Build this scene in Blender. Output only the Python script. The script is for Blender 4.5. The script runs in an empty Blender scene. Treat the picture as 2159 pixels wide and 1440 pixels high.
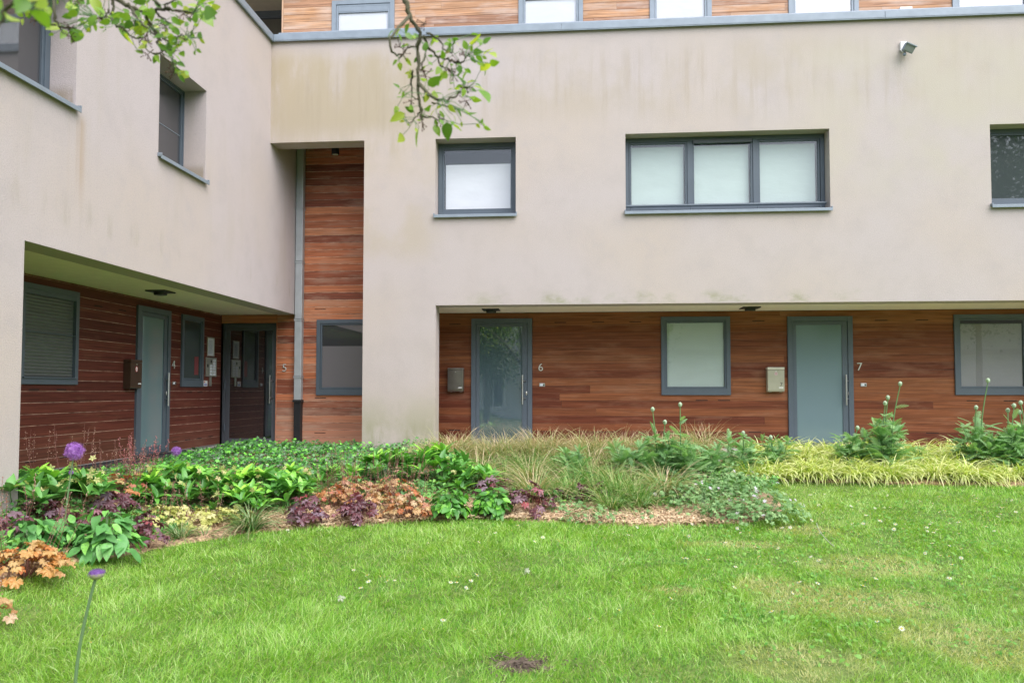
import bpy, math, random
import numpy as np
from mathutils import Matrix, Vector

rad = math.radians
rng = np.random.default_rng(11)
random.seed(5)
C = bpy.context.scene.collection
scene = bpy.context.scene

# ------------------------------------------------------------------ camera, world, sun, exposure
CX, CY, CZ = 4.8563, -11.6454, 0.9656
YAW, PITCH, ROLL, FOC, SHV = 0.08001, 0.03955, 0.000627, 1583.33, 40.18
cam_data = bpy.data.cameras.new('camera')
cam_data.sensor_width = 36.0
cam_data.lens = FOC / 2159 * 36.0
cam_data.shift_y = SHV / 2159
cam_data.clip_start = 0.05
cam_data.clip_end = 2000
cam = bpy.data.objects.new('camera', cam_data)
C.objects.link(cam)
cam.matrix_world = (Matrix.Translation((CX, CY, CZ)) @ Matrix.Rotation(YAW, 4, 'Z')
                    @ Matrix.Rotation(math.pi / 2 + PITCH, 4, 'X') @ Matrix.Rotation(ROLL, 4, 'Z'))
scene.camera = cam
cam_data.dof.use_dof = True
cam_data.dof.focus_distance = 9.5
cam_data.dof.aperture_fstop = 4.0

SUN_EL, SUN_AZ = rad(54), rad(138)      # azimuth clockwise from +Y
world = bpy.data.worlds.new('World')
scene.world = world
world.use_nodes = True
wn, wl = world.node_tree.nodes, world.node_tree.links
wn.clear()
sky = wn.new('ShaderNodeTexSky'); sky.sky_type = 'NISHITA'; sky.sun_disc = False
sky.sun_elevation = SUN_EL; sky.sun_rotation = SUN_AZ
sky.air_density = 1.0; sky.dust_density = 2.0; sky.ozone_density = 1.0
hs = wn.new('ShaderNodeHueSaturation'); hs.inputs['Saturation'].default_value = 0.55
bg = wn.new('ShaderNodeBackground'); bg.inputs['Strength'].default_value = 0.15
wo = wn.new('ShaderNodeOutputWorld')
wl.new(sky.outputs[0], hs.inputs['Color']); wl.new(hs.outputs[0], bg.inputs[0]); wl.new(bg.outputs[0], wo.inputs[0])

sun_data = bpy.data.lights.new('sun', 'SUN')
sun_data.energy = 1.5; sun_data.angle = rad(70); sun_data.color = (1.0, 0.985, 0.97)
sun = bpy.data.objects.new('sun', sun_data); C.objects.link(sun)
sun_dir = Vector((math.sin(SUN_AZ) * math.cos(SUN_EL), math.cos(SUN_AZ) * math.cos(SUN_EL), math.sin(SUN_EL)))
sun.rotation_euler = sun_dir.to_track_quat('Z', 'Y').to_euler()
sun.location = (6, -20, 25)

scene.view_settings.view_transform = 'Standard'
scene.view_settings.look = 'None'
scene.view_settings.gamma = 1.0
scene.view_settings.use_curve_mapping = False
scene.view_settings.exposure = 1.28
scene.cycles.max_bounces = 8
scene.cycles.diffuse_bounces = 4
scene.cycles.transparent_max_bounces = 4
scene.cycles.caustics_reflective = False
scene.cycles.caustics_refractive = False

# ------------------------------------------------------------------ helpers
def cam_axes():
    cy, sy = math.cos(YAW), math.sin(YAW)
    f = np.array([-sy * math.cos(PITCH), cy * math.cos(PITCH), math.sin(PITCH)])
    r = np.array([cy, sy, 0.0]); u = np.cross(r, f)
    return math.cos(ROLL) * r + math.sin(ROLL) * u, -math.sin(ROLL) * r + math.cos(ROLL) * u, f
AR, AU, AF = cam_axes()
CP = np.array([CX, CY, CZ])

def ray(u, v):
    return AF * FOC + AR * (u - 1079.5) + AU * (720 - v + SHV)

def T(x, y):
    """height of the garden ground"""
    x = np.asarray(x, float); y = np.asarray(y, float)
    P = np.interp(y, [-60, -6.2, -4.0, -1.7, -0.4, 5], [-.55, -.55, -.45, -.23, -.02, -.02])
    Q = np.interp(x, [-40, -.2, .6, 1.3, 60], [-.06, -.07, -.36, -.56, -.56])
    # the wing's slope fades out in front of the wing
    return np.maximum(P, Q) + .012 * np.sin(x * 1.7 + y * .6) * np.sin(y * 1.3 - x * .4)

def at(u, v):
    """where the sight line of a pixel of the photograph meets the ground"""
    d = ray(u, v) / FOC
    t = np.linspace(1.0, 30, 6000)
    p = CP[None] + d[None] * t[:, None]
    k = np.argmax(p[:, 2] < T(p[:, 0], p[:, 1]))
    return p[k, 0], p[k, 1]

def pt(u, v, dep):
    return CP + ray(u, v) / FOC * dep

def noise2(x, y, s=1.0, seed=0):
    r = np.random.default_rng(seed)
    out = np.zeros_like(x)
    for k in range(10):
        a = r.uniform(0, 2 * np.pi); f = s * r.uniform(.5, 2.2); ph = r.uniform(0, 6.28)
        out += np.sin((x * np.cos(a) + y * np.sin(a)) * f + ph)
    return out / 4.0

class MB:
    """collects geometry; build() links it as one mesh object"""
    def __init__(s):
        s.v = []; s.f = []; s.n = 0; s.rnd = []; s.t = []; s.dry = []; s.has_dry = False
    def add(s, V, F, rnd=None, t=None, mi=0, smooth=False, dry=None):
        V = np.asarray(V, float).reshape(-1, 3); m = len(V)
        s.v.append(V)
        s.rnd.append(np.full(m, .5) if rnd is None else np.broadcast_to(np.asarray(rnd, float), (m,)))
        s.t.append(np.zeros(m) if t is None else np.broadcast_to(np.asarray(t, float), (m,)))
        if dry is not None: s.has_dry = True
        s.dry.append(np.zeros(m) if dry is None else np.asarray(dry, float))
        for f in (F if isinstance(F, list) else [F]):
            f = np.asarray(f, int)
            if len(f): s.f.append((f + s.n, mi, smooth))
        s.n += m
        return s
    def box(s, x0, x1, y0, y1, z0, z1, mi=0, rnd=None):
        if x0 > x1: x0, x1 = x1, x0
        if y0 > y1: y0, y1 = y1, y0
        V = [(x, y, z) for z in (z0, z1) for y in (y0, y1) for x in (x0, x1)]
        F = [(0, 2, 3, 1), (4, 5, 7, 6), (0, 1, 5, 4), (2, 6, 7, 3), (0, 4, 6, 2), (1, 3, 7, 5)]
        return s.add(V, np.array(F), rnd, mi=mi)
    def frame(s, x0, x1, z0, z1, y0, y1, w, mi=0, wb=None, wt=None):
        """four bars round an opening"""
        wb = w if wb is None else wb; wt = w if wt is None else wt
        s.box(x0, x0 + w, y0, y1, z0, z1, mi); s.box(x1 - w, x1, y0, y1, z0, z1, mi)
        s.box(x0 + w, x1 - w, y0, y1, z0, z0 + wb, mi); s.box(x0 + w, x1 - w, y0, y1, z1 - wt, z1, mi)
        return s
    def tube(s, pts, r, k=6, mi=0, rnd=None, cap=True):
        P = np.asarray(pts, float); n = len(P); r = np.broadcast_to(np.asarray(r, float), (n,))
        tg = np.gradient(P, axis=0); tg /= np.linalg.norm(tg, axis=1)[:, None] + 1e-9
        ref = np.array([0, 0, 1.0]) if abs(tg[0, 2]) < .9 else np.array([1.0, 0, 0])
        V = []
        a = np.linspace(0, 2 * np.pi, k, endpoint=False)
        s0 = np.cross(tg[0], ref); s0 /= np.linalg.norm(s0)
        for i in range(n):
            s0 = s0 - tg[i] * s0.dot(tg[i]); s0 /= np.linalg.norm(s0) + 1e-9
            b = np.cross(tg[i], s0)
            V.append(P[i] + r[i] * (np.cos(a)[:, None] * s0 + np.sin(a)[:, None] * b))
        V = np.concatenate(V)
        i = np.arange(n - 1)[:, None] * k; j = np.arange(k)[None]
        F = np.stack([i + j, i + (j + 1) % k, i + k + (j + 1) % k, i + k + j], -1).reshape(-1, 4)
        s.add(V, F, rnd, np.repeat(np.linspace(0, 1, n), k), mi, True)
        if cap:
            s.add(V[:k], np.arange(k)[None, ::-1], rnd, mi=mi); s.add(V[-k:], np.arange(k)[None], rnd, 1, mi=mi)
        return s
    def ball(s, c, rx, ry=None, rz=None, nu=10, nv=6, mi=0, rnd=None):
        ry = rx if ry is None else ry; rz = rx if rz is None else rz
        th = np.linspace(0, np.pi, nv + 1); ph = np.linspace(0, 2 * np.pi, nu, endpoint=False)
        V = np.stack([np.sin(th)[:, None] * np.cos(ph) * rx, np.sin(th)[:, None] * np.sin(ph) * ry,
                      np.broadcast_to(-np.cos(th)[:, None] * rz, (nv + 1, nu))], -1).reshape(-1, 3) + np.asarray(c)
        i = np.arange(nv)[:, None] * nu; j = np.arange(nu)[None]
        F = np.stack([i + j, i + (j + 1) % nu, i + nu + (j + 1) % nu, i + nu + j], -1).reshape(-1, 4)
        return s.add(V, F, rnd, np.repeat(np.linspace(0, 1, nv + 1), nu), mi, True)
    def inst(s, tpl, O, X, N, S, rnd=None, mi=0, smooth=False):
        """copies of a template (V, F list, t) laid with axis X, normal N, size S at O"""
        TV, TF, Tt = tpl
        O = np.asarray(O, float).reshape(-1, 3); n = len(O)
        if n == 0: return s
        X = np.broadcast_to(np.asarray(X, float), (n, 3)); N = np.broadcast_to(np.asarray(N, float), (n, 3))
        N = N / (np.linalg.norm(N, axis=1)[:, None] + 1e-9)
        X = X - N * (X * N).sum(1)[:, None]; X = X / (np.linalg.norm(X, axis=1)[:, None] + 1e-9)
        Y = np.cross(N, X)
        S = np.broadcast_to(np.asarray(S, float), (n,))
        V = O[:, None] + S[:, None, None] * (TV[None, :, 0:1] * X[:, None] + TV[None, :, 1:2] * Y[:, None] + TV[None, :, 2:3] * N[:, None])
        k = len(TV)
        off = (np.arange(n) * k)[:, None, None]
        F = [(f[None] + off).reshape(-1, f.shape[1]) for f in TF]
        rnd = rng.random(n) if rnd is None else np.broadcast_to(np.asarray(rnd, float), (n,))
        return s.add(V.reshape(-1, 3), F, np.repeat(rnd, k), np.tile(Tt, n), mi, smooth)
    def strips(s, P0, az, el, L, W, droop, nseg=5, prof=None, fold=None, rnd=None, mi=0, roll=0, dry=None):
        """arching leaf blades"""
        P0 = np.asarray(P0, float).reshape(-1, 3); n = len(P0)
        az, el, L, W, droop, roll = [np.broadcast_to(np.asarray(q, float), (n,)) for q in (az, el, L, W, droop, roll)]
        t = np.linspace(0, 1, nseg + 1)
        ang = el[:, None] - droop[:, None] * t[None]
        ca, sa = np.cos(az)[:, None], np.sin(az)[:, None]
        tx, ty, tz = np.cos(ang) * ca, np.cos(ang) * sa, np.sin(ang)
        tg = np.stack([tx, ty, tz], -1)
        step = (tg[:, :-1] + tg[:, 1:]) / 2 * (L / nseg)[:, None, None]
        P = np.concatenate([np.zeros((n, 1, 3)), np.cumsum(step, 1)], 1) + P0[:, None]
        sd = np.stack([-np.sin(az), np.cos(az), np.zeros(n)], -1)[:, None] * np.ones((1, nseg + 1, 1))
        nm = np.cross(tg, sd)
        rr = roll[:, None, None]
        sd2 = sd * np.cos(rr) + nm * np.sin(rr); nm = np.cross(tg, sd2); sd = sd2
        w = (1 - t ** 2) if prof is None else np.asarray([prof(q) for q in t])
        hw = .5 * W[:, None, None] * w[None, :, None]
        if fold is None: cols = [P - sd * hw, P + sd * hw]
        else: cols = [P - sd * hw + nm * hw * fold, P, P + sd * hw + nm * hw * fold]
        k = len(cols)
        V = np.stack(cols, 2)
        m = (nseg + 1) * k
        i = np.arange(nseg)[:, None] * k; j = np.arange(k - 1)[None]
        F = np.stack([i + j, i + j + 1, i + k + j + 1, i + k + j], -1).reshape(-1, 4)
        F = (F[None] + (np.arange(n) * m)[:, None, None]).reshape(-1, 4)
        rnd = rng.random(n) if rnd is None else np.broadcast_to(np.asarray(rnd, float), (n,))
        s.add(V.reshape(-1, 3), F, np.repeat(rnd, m), np.tile(np.repeat(t, k), n), mi, True,
              None if dry is None else np.repeat(dry, m))
        return s
    def build(s, name, mats, parent=None, M=None, bevel=0, kind=None):
        V = np.concatenate(s.v)
        if M is not None:
            A = np.array(M); V = V @ A[:3, :3].T + A[:3, 3]
        me = bpy.data.meshes.new(name)
        me.vertices.add(len(V)); me.vertices.foreach_set('co', V.astype(np.float32).ravel())
        tot = np.concatenate([np.full(len(f), f.shape[1]) for f, _, _ in s.f])
        li = np.concatenate([f.ravel() for f, _, _ in s.f])
        me.loops.add(len(li)); me.loops.foreach_set('vertex_index', li.astype(np.int32))
        me.polygons.add(len(tot))
        me.polygons.foreach_set('loop_start', (np.cumsum(tot) - tot).astype(np.int32))
        me.polygons.foreach_set('loop_total', tot.astype(np.int32))
        me.polygons.foreach_set('material_index', np.concatenate([np.full(len(f), m) for f, m, _ in s.f]).astype(np.int32))
        me.polygons.foreach_set('use_smooth', np.concatenate([np.full(len(f), q) for f, _, q in s.f]))
        for nm, arr in (('rnd', s.rnd), ('t', s.t)) + ((('dry', s.dry),) if s.has_dry else ()):
            a = me.attributes.new(nm, 'FLOAT', 'POINT'); a.data.foreach_set('value', np.concatenate(arr).astype(np.float32))
        me.update(calc_edges=True)
        for m in (mats if isinstance(mats, (list, tuple)) else [mats]): me.materials.append(m)
        o = bpy.data.objects.new(name, me); C.objects.link(o)
        if parent is not None: o.parent = parent
        if kind: o['kind'] = kind
        if bevel:
            b = o.modifiers.new('bevel', 'BEVEL'); b.width = bevel; b.segments = 2; b.limit_method = 'ANGLE'
        return o

def tag(o, label, cat, group=None, kind=None):
    if label: o['label'] = label
    if cat: o['category'] = cat
    if group: o['group'] = group
    if kind: o['kind'] = kind
    return o

def thing(name, label, cat, loc=(0, 0, 0), rz=0.0, group=None):
    o = bpy.data.objects.new(name, None); o.empty_display_size = .1; C.objects.link(o)
    o.location = loc; o.rotation_euler = (0, 0, rz)
    return tag(o, label, cat, group)

def copy_tree(o, parent=None):
    c = o.copy(); C.objects.link(c)
    if parent is not None: c.parent = parent
    for ch in list(o.children): copy_tree(ch, c)
    return c

# ------------------------------------------------------------------ materials
def newmat(name):
    m = bpy.data.materials.new(name); m.use_nodes = True
    nt = m.node_tree
    return m, nt, nt.nodes, nt.links, nt.nodes['Principled BSDF']

def simple(name, col, rough=.5, metal=0.0, spec=.5, bump=0, bscale=60, var=.06, coat=0):
    m, nt, n, l, b = newmat(name)
    b.inputs['Roughness'].default_value = rough; b.inputs['Metallic'].default_value = metal
    b.inputs['Specular IOR Level'].default_value = spec; b.inputs['Coat Weight'].default_value = coat
    g = n.new('ShaderNodeNewGeometry')
    nz = n.new('ShaderNodeTexNoise'); nz.inputs['Scale'].default_value = 7; nz.inputs['Detail'].default_value = 5
    l.new(g.outputs['Position'], nz.inputs['Vector'])
    r = n.new('ShaderNodeValToRGB')
    r.color_ramp.elements[0].position = .3; r.color_ramp.elements[1].position = .7
    r.color_ramp.elements[0].color = tuple(c * (1 - var) for c in col) + (1,)
    r.color_ramp.elements[1].color = tuple(min(1, c * (1 + var)) for c in col) + (1,)
    l.new(nz.outputs[0], r.inputs[0]); l.new(r.outputs[0], b.inputs['Base Color'])
    if bump:
        n2 = n.new('ShaderNodeTexNoise'); n2.inputs['Scale'].default_value = bscale
        l.new(g.outputs['Position'], n2.inputs['Vector'])
        bp = n.new('ShaderNodeBump'); bp.inputs['Strength'].default_value = bump; bp.inputs['Distance'].default_value = .01
        l.new(n2.outputs[0], bp.inputs['Height']); l.new(bp.outputs[0], b.inputs['Normal'])
    return m

def leafmat(name, ramp_, rough=.42, trans=.28, tip=None, spec=.5, dry=None, vein=None, tcol=(1.15, 1.25, .7), gain=1.0):
    """foliage: colour by leaf (rnd), optional tip colour along the leaf (t), optional dryness"""
    ramp = [(p, tuple(min(.85, k * gain) for k in c)) for p, c in ramp_]
    m, nt, n, l, b = newmat(name)
    a = n.new('ShaderNodeAttribute'); a.attribute_name = 'rnd'
    r = n.new('ShaderNodeValToRGB')
    while len(r.color_ramp.elements) < len(ramp): r.color_ramp.elements.new(.5)
    for e, (p, c) in zip(r.color_ramp.elements, ramp): e.position = p; e.color = tuple(c) + (1,)
    l.new(a.outputs['Fac'], r.inputs[0])
    col = r.outputs[0]
    at_ = n.new('ShaderNodeAttribute'); at_.attribute_name = 't'
    def mix(fac, c1, c2):
        x = n.new('ShaderNodeMix'); x.data_type = 'RGBA'
        if isinstance(fac, float): x.inputs[0].default_value = fac
        else: l.new(fac, x.inputs[0])
        l.new(c1, x.inputs[6])
        if isinstance(c2, tuple): x.inputs[7].default_value = c2 + (1,)
        else: l.new(c2, x.inputs[7])
        return x.outputs[2]
    if tip:
        mr = n.new('ShaderNodeMapRange'); mr.inputs[1].default_value = tip[1]; mr.inputs[2].default_value = tip[2]
        l.new(at_.outputs['Fac'], mr.inputs[0])
        col = mix(mr.outputs[0], col, tuple(tip[0]))
    if vein:
        mr = n.new('ShaderNodeMapRange'); mr.inputs[1].default_value = vein[1]; mr.inputs[2].default_value = vein[2]
        g = n.new('ShaderNodeNewGeometry')
        nz = n.new('ShaderNodeTexNoise'); nz.inputs['Scale'].default_value = vein[3]
        l.new(g.outputs['Position'], nz.inputs['Vector']); l.new(nz.outputs[0], mr.inputs[0])
        col = mix(mr.outputs[0], col, tuple(vein[0]))
    if dry:
        ad = n.new('ShaderNodeAttribute'); ad.attribute_name = 'dry'
        col = mix(ad.outputs['Fac'], col, tuple(dry))
    l.new(col, b.inputs['Base Color'])
    b.inputs['Roughness'].default_value = rough; b.inputs['Specular IOR Level'].default_value = spec
    if trans:
        tr = n.new('ShaderNodeBsdfTranslucent')
        mu = n.new('ShaderNodeMix'); mu.data_type = 'RGBA'; mu.blend_type = 'MULTIPLY'; mu.inputs[0].default_value = 1
        l.new(col, mu.inputs[6]); mu.inputs[7].default_value = tuple(tcol) + (1,)
        l.new(mu.outputs[2], tr.inputs[0])
        ms = n.new('ShaderNodeMixShader'); ms.inputs[0].default_value = trans
        l.new(b.outputs[0], ms.inputs[1]); l.new(tr.outputs[0], ms.inputs[2])
        l.new(ms.outputs[0], n['Material Output'].inputs[0])
    return m

def stucco(name, base, stains, bump=.55):
    """render: mottled, fine grained; stains = (zlo, zlo2, zhi2, zhi, colour, amount, stretch, threshold, [axis, a0, a1, a2, a3])"""
    m, nt, n, l, b = newmat(name)
    g = n.new('ShaderNodeNewGeometry')
    sep = n.new('ShaderNodeSeparateXYZ'); l.new(g.outputs['Position'], sep.inputs[0])
    def nz(scale, detail, stretch=None, rough=.5):
        q = n.new('ShaderNodeTexNoise'); q.inputs['Scale'].default_value = scale; q.inputs['Detail'].default_value = detail
        q.inputs['Roughness'].default_value = rough
        if stretch:
            vm = n.new('ShaderNodeVectorMath'); vm.operation = 'MULTIPLY'; vm.inputs[1].default_value = stretch
            l.new(g.outputs['Position'], vm.inputs[0]); l.new(vm.outputs[0], q.inputs['Vector'])
        else: l.new(g.outputs['Position'], q.inputs['Vector'])
        return q.outputs[0]
    def mr(x, a, c, lo=0., hi=1.):
        q = n.new('ShaderNodeMapRange'); q.inputs[1].default_value = a; q.inputs[2].default_value = c
        q.inputs[3].default_value = lo; q.inputs[4].default_value = hi; q.interpolation_type = 'SMOOTHSTEP'
        l.new(x, q.inputs[0]); return q.outputs[0]
    def mul(x, y):
        q = n.new('ShaderNodeMath'); q.operation = 'MULTIPLY'; l.new(x, q.inputs[0])
        if isinstance(y, float): q.inputs[1].default_value = y
        else: l.new(y, q.inputs[1])
        return q.outputs[0]
    def mix(f, c1, c2):
        x = n.new('ShaderNodeMix'); x.data_type = 'RGBA'
        l.new(f, x.inputs[0])
        for k, c in ((6, c1), (7, c2)):
            if isinstance(c, tuple): x.inputs[k].default_value = c + (1,)
            else: l.new(c, x.inputs[k])
        return x.outputs[2]
    dark = tuple(c * .9 for c in base); warm = (base[0] * 1.02, base[1] * .99, base[2] * .90)
    col = mix(mr(nz(.55, 4), .35, .68), base, warm)
    col = mix(mul(mr(nz(2.2, 6, rough=.65), .42, .75), .75), col, dark)
    col = mix(mul(mr(nz(70, 3), .42, .72), .5), col, tuple(c * .8 for c in base))
    for st in stains:
        z0, z1, z2, z3, c, amt, stretch, th = st[:8]
        f = mul(mr(sep.outputs[2], z0, z1), mr(sep.outputs[2], z2, z3, 1., 0.))
        f = mul(f, mr(nz(1.0, 7, stretch, .62), th, th + .22))
        if len(st) > 8:
            ax, a0, a1, a2, a3 = st[8]
            f = mul(f, mul(mr(sep.outputs[ax], a0, a1), mr(sep.outputs[ax], a2, a3, 1., 0.)))
        col = mix(mul(f, float(amt)), col, tuple(c))
    l.new(col, b.inputs['Base Color'])
    b.inputs['Roughness'].default_value = .92; b.inputs['Specular IOR Level'].default_value = .25
    bp = n.new('ShaderNodeBump'); bp.inputs['Strength'].default_value = bump; bp.inputs['Distance'].default_value = .009
    n3 = n.new('ShaderNodeTexNoise'); n3.inputs['Scale'].default_value = 105; n3.inputs['Detail'].default_value = 3
    l.new(g.outputs['Position'], n3.inputs['Vector'])
    l.new(n3.outputs[0], bp.inputs['Height']); l.new(bp.outputs[0], b.inputs['Normal'])
    return m

def wood(name, ramp, axis, weather=(.42, .30, .22), wamt=.35, wth=.55, rough=.5, zband=None):
    """cedar boards: colour by board (rnd), long grain, worn silvery patches"""
    m, nt, n, l, b = newmat(name)
    a = n.new('ShaderNodeAttribute'); a.attribute_name = 'rnd'
    r = n.new('ShaderNodeValToRGB')
    while len(r.color_ramp.elements) < len(ramp): r.color_ramp.elements.new(.5)
    for e, (p, c) in zip(r.color_ramp.elements, ramp): e.position = p; e.color = tuple(c) + (1,)
    l.new(a.outputs['Fac'], r.inputs[0])
    g = n.new('ShaderNodeNewGeometry')
    cmb = n.new('ShaderNodeVectorMath'); cmb.operation = 'MULTIPLY_ADD'
    st = (1.1, 26, 42) if axis == 0 else (26, 1.1, 42)
    cmb.inputs[1].default_value = st
    sc = n.new('ShaderNodeMath'); sc.operation = 'MULTIPLY'; sc.inputs[1].default_value = 37.0
    l.new(a.outputs['Fac'], sc.inputs[0])
    l.new(g.outputs['Position'], cmb.inputs[0]); l.new(sc.outputs[0], cmb.inputs[2])
    grain = n.new('ShaderNodeTexNoise'); grain.inputs['Scale'].default_value = 1.0; grain.inputs['Detail'].default_value = 7
    grain.inputs['Roughness'].default_value = .62; grain.inputs['Distortion'].default_value = .9
    l.new(cmb.outputs[0], grain.inputs['Vector'])
    gm = n.new('ShaderNodeMapRange'); gm.inputs[1].default_value = .3; gm.inputs[2].default_value = .72
    gm.inputs[3].default_value = .52; gm.inputs[4].default_value = 1.42
    l.new(grain.outputs[0], gm.inputs[0])
    mu = n.new('ShaderNodeVectorMath'); mu.operation = 'SCALE'
    l.new(r.outputs[0], mu.inputs[0]); l.new(gm.outputs[0], mu.inputs['Scale'])
    wv = n.new('ShaderNodeVectorMath'); wv.operation = 'MULTIPLY_ADD'
    wv.inputs[1].default_value = (1.6, 9, 7) if axis == 0 else (9, 1.6, 7)
    l.new(g.outputs['Position'], wv.inputs[0]); l.new(sc.outputs[0], wv.inputs[2])
    wz = n.new('ShaderNodeTexNoise'); wz.inputs['Scale'].default_value = 1.0; wz.inputs['Detail'].default_value = 6; wz.inputs['Roughness'].default_value = .6
    l.new(wv.outputs[0], wz.inputs['Vector'])
    wm = n.new('ShaderNodeMapRange'); wm.inputs[1].default_value = wth; wm.inputs[2].default_value = wth + .28; wm.inputs[4].default_value = wamt
    l.new(wz.outputs[0], wm.inputs[0])
    fac = wm.outputs[0]
    if zband:
        sep = n.new('ShaderNodeSeparateXYZ'); l.new(g.outputs['Position'], sep.inputs[0])
        zb = n.new('ShaderNodeMapRange'); zb.inputs[1].default_value = zband[0]; zb.inputs[2].default_value = zband[1]
        zb.inputs[3].default_value = zband[2]; zb.inputs[4].default_value = 0
        l.new(sep.outputs[2], zb.inputs[0])
        ad = n.new('ShaderNodeMath'); ad.operation = 'ADD'; ad.use_clamp = True
        l.new(fac, ad.inputs[0]); l.new(zb.outputs[0], ad.inputs[1]); fac = ad.outputs[0]
    mx = n.new('ShaderNodeMix'); mx.data_type = 'RGBA'; l.new(fac, mx.inputs[0])
    l.new(mu.outputs[0], mx.inputs[6]); mx.inputs[7].default_value = tuple(weather) + (1,)
    l.new(mx.outputs[2], b.inputs['Base Color'])
    b.inputs['Roughness'].default_value = rough; b.inputs['Specular IOR Level'].default_value = .18
    bp = n.new('ShaderNodeBump'); bp.inputs['Strength'].default_value = .12; bp.inputs['Distance'].default_value = .004
    l.new(grain.outputs[0], bp.inputs['Height']); l.new(bp.outputs[0], b.inputs['Normal'])
    return m

def glassy(name, col, rough=.03, spec=.9, ior=1.6, coat=1.0):
    m, nt, n, l, b = newmat(name)
    b.inputs['Base Color'].default_value = tuple(col) + (1,)
    b.inputs['Roughness'].default_value = .5
    b.inputs['Specular IOR Level'].default_value = .2
    b.inputs['Coat Weight'].default_value = coat; b.inputs['Coat Roughness'].default_value = rough
    b.inputs['Coat IOR'].default_value = ior
    g = n.new('ShaderNodeNewGeometry')
    nz = n.new('ShaderNodeTexNoise'); nz.inputs['Scale'].default_value = 1.3; nz.inputs['Detail'].default_value = 1
    l.new(g.outputs['Position'], nz.inputs['Vector'])
    bp = n.new('ShaderNodeBump'); bp.inputs['Strength'].default_value = .05; bp.inputs['Distance'].default_value = .01
    l.new(nz.outputs[0], bp.inputs['Height']); l.new(bp.outputs[0], b.inputs['Coat Normal'])
    return m

ST = (.485, .427, .42)
STG = (.33, .315, .22)
m_front = stucco('render_front', ST, [
    (4.9, 5.6, 6.0, 6.5, (.37, .305, .235), .42, (7.0, 5, .55), .46), (5.0, 5.5, 6.2, 6.55, (.42, .355, .28), .5, (1.1, 5, .7), .42),
    (4.9, 5.3, 6.2, 6.6, (.40, .335, .235), .8, (1.6, 5, .5), .33, (0, -1, 0, 1.6, 3.2)),
    (4.9, 5.2, 5.8, 6.3, (.33, .28, .21), .45, (6, 5, .5), .47, (0, .3, .6, 1.8, 2.2)),
    (4.6, 4.8, 5.3, 5.9, (.40, .34, .26), .6, (3.5, 5, .5), .40, (0, -1, 0, 2.0, 3.0)),
    (-.6, -.5, .3, 1.15, STG, .7, (1.3, 4, .9), .40),
    (-.6, -.5, .15, .6, (.22, .235, .11), .6, (5, 4, 1.1), .48),
    (2.30, 2.33, 2.38, 2.55, (.27, .275, .16), .8, (1.6, 4, 2.5), .46, (0, 3.0, 3.8, 8.6, 9.8)),
    (2.8, 3.3, 4.8, 5.2, (.43, .365, .28), .55, (.9, 3, .8), .42, (0, 1.2, 1.6, 2.4, 3.0)),
    (3.5, 4.5, 6, 6.6, (.475, .43, .36), .8, (.4, 1, .4), .40, (0, 7.0, 9.5, 30, 40)),
])
m_side = stucco('render_side', (.485, .425, .428), [
    (2.5, 2.62, 2.72, 2.95, (.37, .32, .27), .55, (5, 5.0, 1.0), .5),
    (2.6, 3.2, 3.60, 3.73, (.40, .30, .22), .7, (5, 7, .2), .36, (1, -4.86, -4.78, -4.66, -4.52)),
    (2.4, 3.2, 4.6, 6.3, (.42, .36, .31), .4, (5, 2.4, .25), .5),
    (3.7, 3.75, 3.85, 4.0, (.25, .20, .13), .7, (2, 2, 1), .3, (0, -.4, -.3, -.04, -.01)),
])
m_soffit = simple('soffit_paint', (.92, .81, .70), .8, var=.04)
m_grey = simple('grey_metal', (.085, .108, .135), .42, 0.0, .5, var=.05)
m_greydark = simple('dark_grey_metal', (.085, .093, .11), .45, 0.0, .5, var=.05)
m_zinc = simple('zinc_grey', (.235, .275, .325), .45, .15, .5, var=.08)
m_black = simple('black_iron', (.018, .018, .02), .5, 0, .4)
m_blackp = simple('black_plastic', (.012, .012, .013), .35)
m_plinth = simple('plinth_stone', (.035, .037, .042), .5, var=.2)
m_grout = simple('pale_mortar', (.35, .34, .32), .9)
m_steel = simple('brushed_steel', (.55, .55, .55), .3, 1.0, var=.06)
m_steeld = simple('dark_brushed_steel', (.33, .30, .28), .32, 1.0, var=.10)
m_bronze = simple('bronze_lacquer', (.10, .065, .045), .28, .55, .5, var=.08)
m_taupe = simple('taupe_lacquer', (.38, .37, .28), .4, 0, .5)
m_white = simple('white_paint', (.78, .78, .77), .5)
m_paper = simple('white_paper', (.70, .73, .80), .6)
m_ink = simple('grey_print', (.20, .23, .32), .7)
m_red = simple('red_print', (.55, .06, .06), .5)
m_pink = simple('pink_print', (.60, .25, .30), .5)
m_blue = simple('blue_print', (.10, .14, .45), .5)
m_cream = simple('cream_paint', (.55, .53, .44), .5)
m_alu = simple('satin_aluminium', (.62, .60, .55), .38, .85)
m_path = simple('path_slabs', (.46, .45, .43), .85, bump=.3, bscale=40, var=.15)
m_gap = simple('gap_shadow_felt', (.012, .010, .009), .9)
m_edge = simple('weathered_skylit_edge', (.40, .27, .20), .8, var=.7)  # pale strips: worn wood plus sky light on the edges, put into the colour
m_edged = simple('dark_board_edge', (.15, .075, .045), .8, var=.2)
g_frost = glassy('frosted_glass', (.145, .215, .235), .02, ior=1.55)
g_frost_pale = glassy('pale_frosted_glass', (.36, .44, .41), .02, ior=1.6)
g_dark = glassy('dark_glass', (.010, .011, .013), .0, ior=2.8)
g_mid = glassy('grey_glass', (.035, .037, .042), .0, ior=2.0)
g_white = glassy('white_blind_behind_glass', (.64, .655, .70), .01, ior=1.7)
g_blindgrey = glassy('grey_blind_behind_glass', (.16, .15, .16), .01, ior=1.8)
g_clear = glassy('clear_reflecting_glass', (.03, .042, .042), .02, ior=1.75)
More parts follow.
